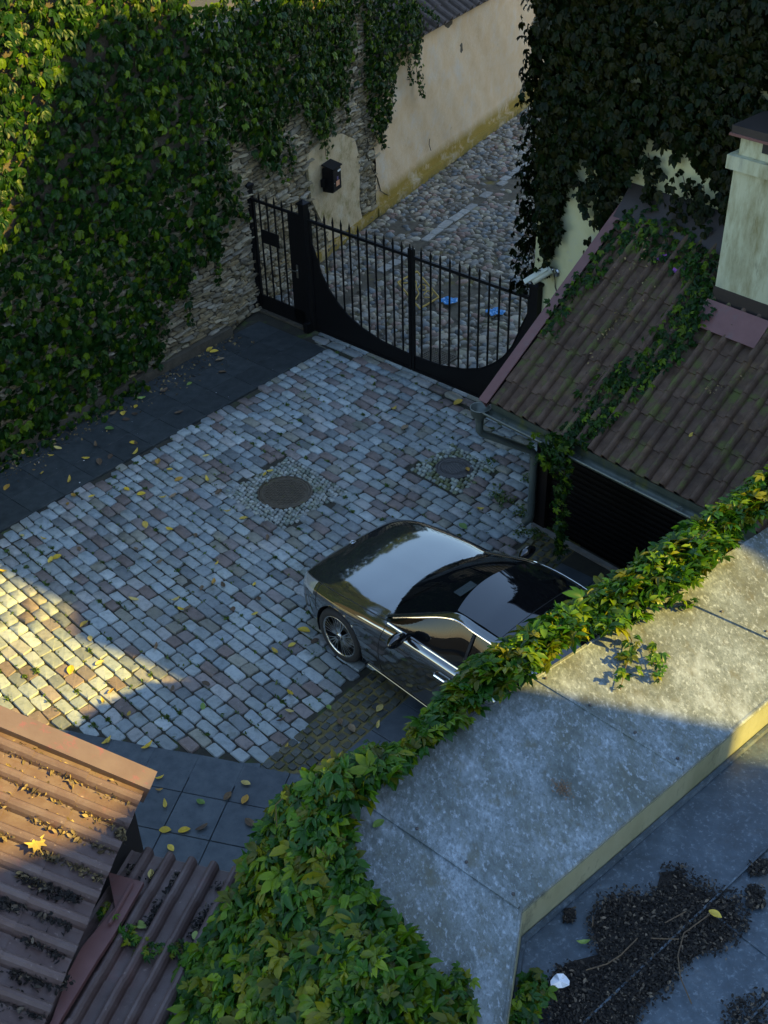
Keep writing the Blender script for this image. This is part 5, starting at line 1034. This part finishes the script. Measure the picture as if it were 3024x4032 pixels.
leaves([(711, 1530, 'g'), (640, 1700, 'y'), (820, 1530, 'y'), (815, 1568, 'y'), (760, 1575, 'b'), (735, 1560, 'b')], 0, 0, S_, .012, 'dark gutter setts', 'leaves on the gutter setts', .085)
put_leaf(onplane(140, 3320, e1+n1_*.075, n1_), n1_+UP*.2, 'leaf_yellow', .15, 'large yellow maple leaf on the sunlit red-brown roof', None, 5)
put_leaf(onplane(595, 3447, e2+n2_*.03, n2_), UP, 'leaf_yellow', .07, 'small yellow leaf on the low porch tiles near their eave', None, 0)
put_leaf(onplane(552, 3648, e2+n2_*.02, n2_), UP, 'leaf_green', .09, 'green leaf lying between two rolls of the porch tiles', None, 1)
put_leaf(onplane(768, 3685, e2+n2_*.04, n2_), UP, 'leaf_green', .06, 'pale green leaf on dark litter on the porch tiles', None, 3)
put_leaf(onplane(70, 3075, e1+n1_*.03, n1_), n1_, 'leaf_yellow', .07, 'yellow leaf in the litter near the top of the red roof', None, 2)
put_leaf(G(818*S_, 1780*S_, LZ+.006), UP, 'leaf_green', .075, 'single green leaf lying on the grey ledge', None, 3)
put_leaf(G(2295, 3715, LR+.01), UP, 'leaf_green', .07, 'curled green-yellow leaf on the rusty patch of the low sheet roof', None, 4)
put_leaf(G(2815, 3605, LR+.04), UP, 'leaf_yellow', .07, 'ochre leaf on top of the dark leaf litter', None, 1)
for x, y, l_ in ((1510, 385, 'upper edge'), (1335, 790, 'upper part'), (1495, 940, 'lower part')): put_leaf(np.array(onplane(x*S_, y*S_, grf(0, 0, .05), gnrm)), gnrm, 'leaf_yellow', .07, 'pale yellow leaf on the %s of the mossy garage roof' % l_, None, 1)
ORDW = ['nearest', 'second nearest', 'third nearest', 'fourth nearest', 'fifth nearest', 'sixth nearest', 'seventh nearest', 'eighth nearest', 'ninth nearest', 'tenth nearest', 'eleventh nearest', 'twelfth nearest', 'thirteenth nearest', 'fourteenth nearest', 'fifteenth nearest', 'sixteenth nearest']
LM = {'courtyard setts': [('large manhole cover', MH1), ('small manhole cover', MH2), ('car front wheel', np.array([-.5, 9.6, 0])), ('middle gate post', GO), ('slate path edge at left', np.array([-4.6, 12., 0])), ('red roof verge cap', G(560, 2900)), ('sunlit patch middle', G(300, 2600)), ('dark gutter setts', gut0)],
      'dark slate path': [('small gate', GO-GA*.6), ('left picture edge', G(0, 1900))], 'slate terrace slabs': [('porch roof eave', G(700, 3380)), ('dark gutter setts', gut0)], 'dark gutter setts': [('parked car', np.array([0., 9.4, 0])), ('slate terrace', gut0)]}
for lab, lst in LEAVES.items():
    where = lab.split(' lying on the ')[1]; colr = lab.split()[0]; lm = LM[where]; used_ = {}
    for o, p in lst: used_.setdefault(int(np.argmin([np.linalg.norm(p[:2]-q[:2]) for _, q in lm])), []).append((o, p))
    for k, v_ in used_.items():
        v_.sort(key=lambda t_: np.linalg.norm(t_[1][:2]-lm[k][1][:2]))
        for i, (o, p) in enumerate(v_): o['label'] = '%s fallen leaf on the %s, %s to the %s' % (colr, where, ORDW[i], lm[k][0])
# flakes of litter (uncountable)
FK = [leaflet((-.5, 0), 0, 1., .5, d_, 1.5) for d_ in (-.4, .2, .6)]
def litter(name, P, Nn, size, mt, parent, jit=.7):
    n_ = len(P); Nv = Nn+rng.normal(0, jit, (n_, 3)); Ms = orient(Nv, rng.normal(0, 1, (n_, 3)))*(size*(.4+1.1*rng.random(n_)**2))[:, None, None]
    o = link(name, merge(name, FK, rng.integers(0, 3, n_), Ms, P, mt, rng.random(n_)), parent); o['kind'] = 'stuff'; return o
def inpoly_pts(poly, n_, z):
    P = np.array(poly, float); lo_, hi_ = P.min(0), P.max(0); q = lo_+rng.random((n_, 2))*(hi_-lo_); q = q[inpoly(q[:, 0]+rng.normal(0, 16, n_), q[:, 1]+rng.normal(0, 16, n_), poly)]; return G(q[:, 0], q[:, 1], z)
zf = lambda L: [(1900+x*.6775, 3200+y*.6775) for x, y in L]
lp = zf([(640, 560), (700, 490), (800, 460), (1000, 450), (1110, 400), (1050, 300), (1180, 290), (1210, 360), (1340, 430), (1500, 480), (1560, 620), (1480, 750), (1300, 830), (1150, 910), (1110, 1010), (960, 1110), (880, 1228), (860, 1500), (330, 1500), (350, 1228), (365, 1000), (430, 890), (620, 905), (650, 800), (600, 640)])
P = np.concatenate([inpoly_pts(lp, 20000, LR+.012)]+[inpoly_pts(zf(q), 900, LR+.01) for q in ([(1530, 420), (1600, 430), (1640, 560), (1540, 560)], [(1540, 330), (1659, 270), (1659, 330), (1560, 370)], [(1420, 1120), (1659, 1020), (1659, 1300), (1380, 1300)], [(470, 600), (540, 560), (540, 620), (480, 640)])])
P[:, 2] += rng.random(len(P))*.014
lt = litter('leaf_litter', P, UP, .020, 'litter', None, .14); tag(lt, 'heap of dark dead leaves rotting on the low sheet roof', 'leaf litter', None, 'stuff')
# mound under the heap
V, F = [], []; c0 = np.array(lp).mean(0)
rad = [(np.array(p)-c0) for p in lp]; nl = len(lp)
for k, (f_, z_) in enumerate(((.9, .001), (.84, .005), (.6, .009), (.25, .011))):
    for r_ in rad: p = c0+r_*f_; V.append(G(p[0], p[1], LR)+UP*z_)
F = [(k*nl+i, k*nl+(i+1) % nl, k*nl+nl+(i+1) % nl, k*nl+nl+i) for k in range(3) for i in range(nl)]+[tuple(3*nl+i for i in range(nl))]
o = link('humus', mesh('humus', V, F, 'litter_base')); o.parent = lt; o['kind'] = 'stuff'
b = MB()
for pts, l_ in (([(600, 915), (720, 880), (800, 830), (900, 730)], 'pale bent twig across the left half of the dark leaf heap'), ([(1320, 590), (1170, 700), (1135, 830), (1150, 960), (1215, 1110)], 'longest twig, curving down the right side of the dark leaf heap'), ([(980, 730), (1140, 735)], 'short level twig in the middle of the dark leaf heap'), ([(640, 660), (640, 600)], 'tiny upright twig at the upper left rim of the leaf heap'), ([(1060, 640), (1180, 575)], 'short slanting twig in the upper part of the dark leaf heap')):
    tag(MB().tube([G(*p, LR+.035) for p in zf(pts)], .0035, 5).obj('twig', 'stem'), l_, 'twig', 'twigs on the leaf heap')
V = [G(2205, 3862, LR+.06)]+[G(2205+38*math.cos(a)*(1+.2*math.sin(3*a)), 3862+30*math.sin(a), LR+.05+.02*math.sin(a*3)) for a in np.linspace(0, 6.283, 11)[:-1]]
tag(link('paper_scrap', mesh('paper_scrap', V, [(0, 1+i, 1+(i+1) % 10) for i in range(10)], 'paper')), 'crumpled white paper scrap beside the dark leaf heap', 'paper')
def clump(paths, ox, oy, f, base, nn, w_, per, mt, size, parent, name='leaf_litter'):
    PP = []
    for pts in paths:
        P = np.array([onplane(ox+x*f, oy+y*f, base+nn*.022, nn) for x, y in pts]); L = np.concatenate([[0], np.cumsum(np.linalg.norm(np.diff(P, axis=0), axis=1))]); n_ = max(14, int(L[-1]*per*1.5)); u = rng.random(n_)*L[-1]
        T = np.stack([np.interp(u, L, P[:, i]) for i in range(3)], 1); T += rng.normal(0, w_, (n_, 3))*(1-nn*.7); T += np.multiply.outer(rng.random(n_)*.03, nn); PP.append(T)
    return litter(name, np.concatenate(PP), nn, size, mt, parent)
clump([[(40, 370), (230, 450), (410, 540)], [(450, 560), (720, 680), (900, 740), (1040, 800), (1220, 890)], [(0, 600), (150, 680), (330, 770), (560, 850), (700, 920)], [(0, 880), (100, 930)], [(780, 980), (880, 990), (1050, 1070), (1170, 1120)], [(300, 1030), (450, 1080), (700, 1180), (900, 1280), (1050, 1340)], [(0, 1180), (80, 1210)], [(330, 1350), (560, 1420), (840, 1540)], [(1070, 1200), (1150, 1240)], [(180, 1570), (420, 1650)], [(870, 1570), (940, 1600)]], 0, 2780, .422, e1, n1_, .021, 750, 'litter_gold', .033, r1)  # gold tint on these upper strips carries the sunlight on the leaves
clump([[(190, 100), (420, 230), (850, 370)], [(370, 500), (720, 650)], [(0, 400), (250, 480)], [(200, 740), (500, 850), (650, 950)], [(100, 1130), (700, 1250)], [(30, 1400), (450, 1550)]], 0, 3400, .381, e1, n1_, .024, 650, 'litter', .034, r1)  # same leaves in a dark copy, shade of the lower roof put into the colour
clump([[(500, 270), (540, 370)], [(650, 420), (700, 380), (740, 300)], [(820, 520), (930, 340)], [(640, 810), (760, 600)], [(1040, 860), (1210, 640)], [(1250, 430), (1340, 480)], [(910, 1050), (1050, 950)], [(1230, 940), (1360, 800)], [(1060, 1250), (1200, 1130)], [(380, 850), (430, 770)], [(400, 950), (560, 950)], [(300, 700), (360, 860)]], 300, 3300, .441, e2, n2_, .020, 620, 'litter', .026, r2)
clump([[(2300, 1600), (2420, 1250)], [(2450, 1250), (2600, 1000)], [(2380, 1330), (2560, 1120)], [(2500, 1050), (2620, 900)], [(2350, 1200), (2480, 1010)], [(2560, 1440), (2640, 1300)], [(2760, 1560), (2950, 1480)]], 0, 0, 1, grf(0, 0, .02), gnrm, .05, 60, 'litter_gold', .035, ga)
clump([[(2215, 3110), (2230, 3130)], [(2195, 3090), (2215, 3110)]], 0, 0, 1, np.array([0, 0, LZ]), UP, .022, 3500, 'rust', .010, fb, 'brown_debris')
# litter along the wall foot, weeds in the joints, petals
PW = np.concatenate([(W0+np.multiply.outer(4+rng.random(900)*6.6, d01)+np.multiply.outer(.12+abs(rng.normal(0, .24, 900)), n01))+UP*.02, ])
lf = litter('wall_foot_litter', PW, UP, .05, 'litter_gold', path, .5)
k = len(Ts); nb_ = 900; P = []
idx = rng.integers(0, k, nb_); sgn = rng.choice([-1, 1], nb_); P = Ts[idx]+np.multiply.outer(sgn*(Ws[idx]/2+.002), ca)+np.multiply.outer((rng.random(nb_)-.5)*.16, ra)
hot = rng.random(nb_) < .5; reps = np.where(rng.random(nb_) < .12, 26, 3); P = np.repeat(P, reps, 0); P += rng.normal(0, .014, P.shape)*[1, 1, .2]; P[:, 2] = .004
n_ = len(P); Nv = rng.normal(0, 1, (n_, 3))*[1, 1, .3]+UP*.5; Ms = orient(Nv, UP*.6+rng.normal(0, .6, (n_, 3)))*(.018+.028*rng.random(n_))[:, None, None]
o = link('joint_weeds', merge('joint_weeds', FK, rng.integers(0, 3, n_), Ms, P, 'weed', rng.random(n_)), pav); o['kind'] = 'stuff'
# weeds near the garage corner
P = np.array([G(x, y) for x, y in ((1960, 1950), (2080, 1890), (2050, 2020), (2150, 2080), (2250, 2120), (1930, 1820), (1990, 1975), (2120, 2110), (2060, 2100))]); P = np.repeat(P, 60, 0)+rng.normal(0, .06, (540, 3))*[1, 1, .25]; P[:, 2] = abs(P[:, 2])+.01
a = (P, UP+rng.normal(0, .5, P.shape), rng.normal(0, 1, P.shape), .02+.035*rng.random(len(P)))
Ms = orient(a[1], a[2])*a[3][:, None, None]; o = link('corner_weeds', merge('corner_weeds', FK, rng.integers(0, 3, len(P)), Ms, P, 'weed', rng.random(len(P))), pav); o['kind'] = 'stuff'
P = np.concatenate([G(rng.random(60)*1100, 1350+rng.random(60)*600, .018)]); P = P[inpoly(P[:, 0], P[:, 1], poly_path)]; litter('petals', P, UP, .022, 'white', path, .2)
for x, y, l_ in ((2600, 1010, 'upper left'), (2672, 1062, 'right')):
    c = onplane(x, y, grf(0, 0, .06), gnrm); V = [c]+[c+gd*.07*math.cos(a)*(1+.4*math.sin(2*a))+gup*.06*math.sin(a)+gnrm*.03*math.sin(3*a) for a in np.linspace(0, 6.283, 9)[:-1]]
    tag(link('purple_petal', mesh('purple_petal', V, [(0, 1+i, 1+(i+1) % 8) for i in range(8)], 'purple')), 'purple petal scrap in the vine on the garage roof, %s one' % l_, 'petal', 'purple petals on the roof')
P = G(1390+rng.random(380)*700, 640+rng.random(380)*600, .02); wl_ = (P-W2) @ n23; P = P[(wl_ > .05) & (wl_ < 1.1)]; litter('street_leaf_bits', P, UP, .03, 'litter_gold', street, .4)
# ------------------------------------------------------------------ unseen blocks added to the right, outlines shaped to cast the yard's shade
sa, sb = np.array([math.cos(SUN_A), math.sin(SUN_A), 0]), np.array([-math.sin(SUN_A), math.cos(SUN_A), 0]); U0 = 11.; te = math.tan(SUN_E)
def sp3(yp, wv, u=U0): return sa*u+sb*yp+UP*(wv+te*U0)
def shade_caster(name, prof, label, depth):
    t = thing(name, label, 'building', sp3(prof[0][0], 0)*(1, 1, 0))
    poly = [sp3(y_, w_) for y_, w_ in prof]; poly += [sp3(prof[-1][0], -te*U0-.5), sp3(prof[0][0], -te*U0-.5)]
    MB().prism(poly, sa*depth).obj('wall', 'facade', t)
    y0_, y1_ = prof[0][0], prof[-1][0]; n_ = max(1, int((y1_-y0_)/2.2))
    for i in range(n_):
        for z in (1.2, 4.4):
            yy = y0_+(i+.5)*(y1_-y0_)/n_; c = sa*(U0-.01)+sb*yy+UP*(z+.8); f_ = MB().box(c, sa, sb, UP, .03, .5, .8).obj('window_frame', 'white', t)
            MB().box(c-sa*.012, sa, sb, UP, .03, .43, .73).obj('window_pane', 'dullglass', t)
shade_caster('shade_caster_tall', [(-7, 8.5), (3.0, 6.25), (3.44, 5.83), (3.58, 5.72), (3.7, 5.59), (3.94, 5.41), (4.19, 5.33), (4.37, 5.26), (5.1, 5.0)], 'tall rendered block added out of view at right, outline shaped for the shade', 7)
shade_caster('shade_caster_low', [(5.1, 3.2), (5.84, 3.25), (6.3, 3.45), (6.75, 3.7), (7.0, 4.05), (7.4, 3.42), (8.05, 3.22), (8.3, 3.7), (8.45, 4.4), (8.9, 4.6), (9.3, 5.4)], 'lower unseen block with stepped outline, added between two others to shape the shade', 6)
shade_caster('shade_caster_gabled', [(9.3, 5.4), (11.99, 8.86), (12.27, 9.05), (12.72, 9.74), (13., 10.07), (13.31, 10.37), (13.61, 10.67), (14.19, 10.72), (15.22, 10.21), (16.93, 9.66), (19.13, 8.92), (24, 8.6), (31, 8.6)], 'gabled block added out of view at right, outline cut to shade wall and street', 7)
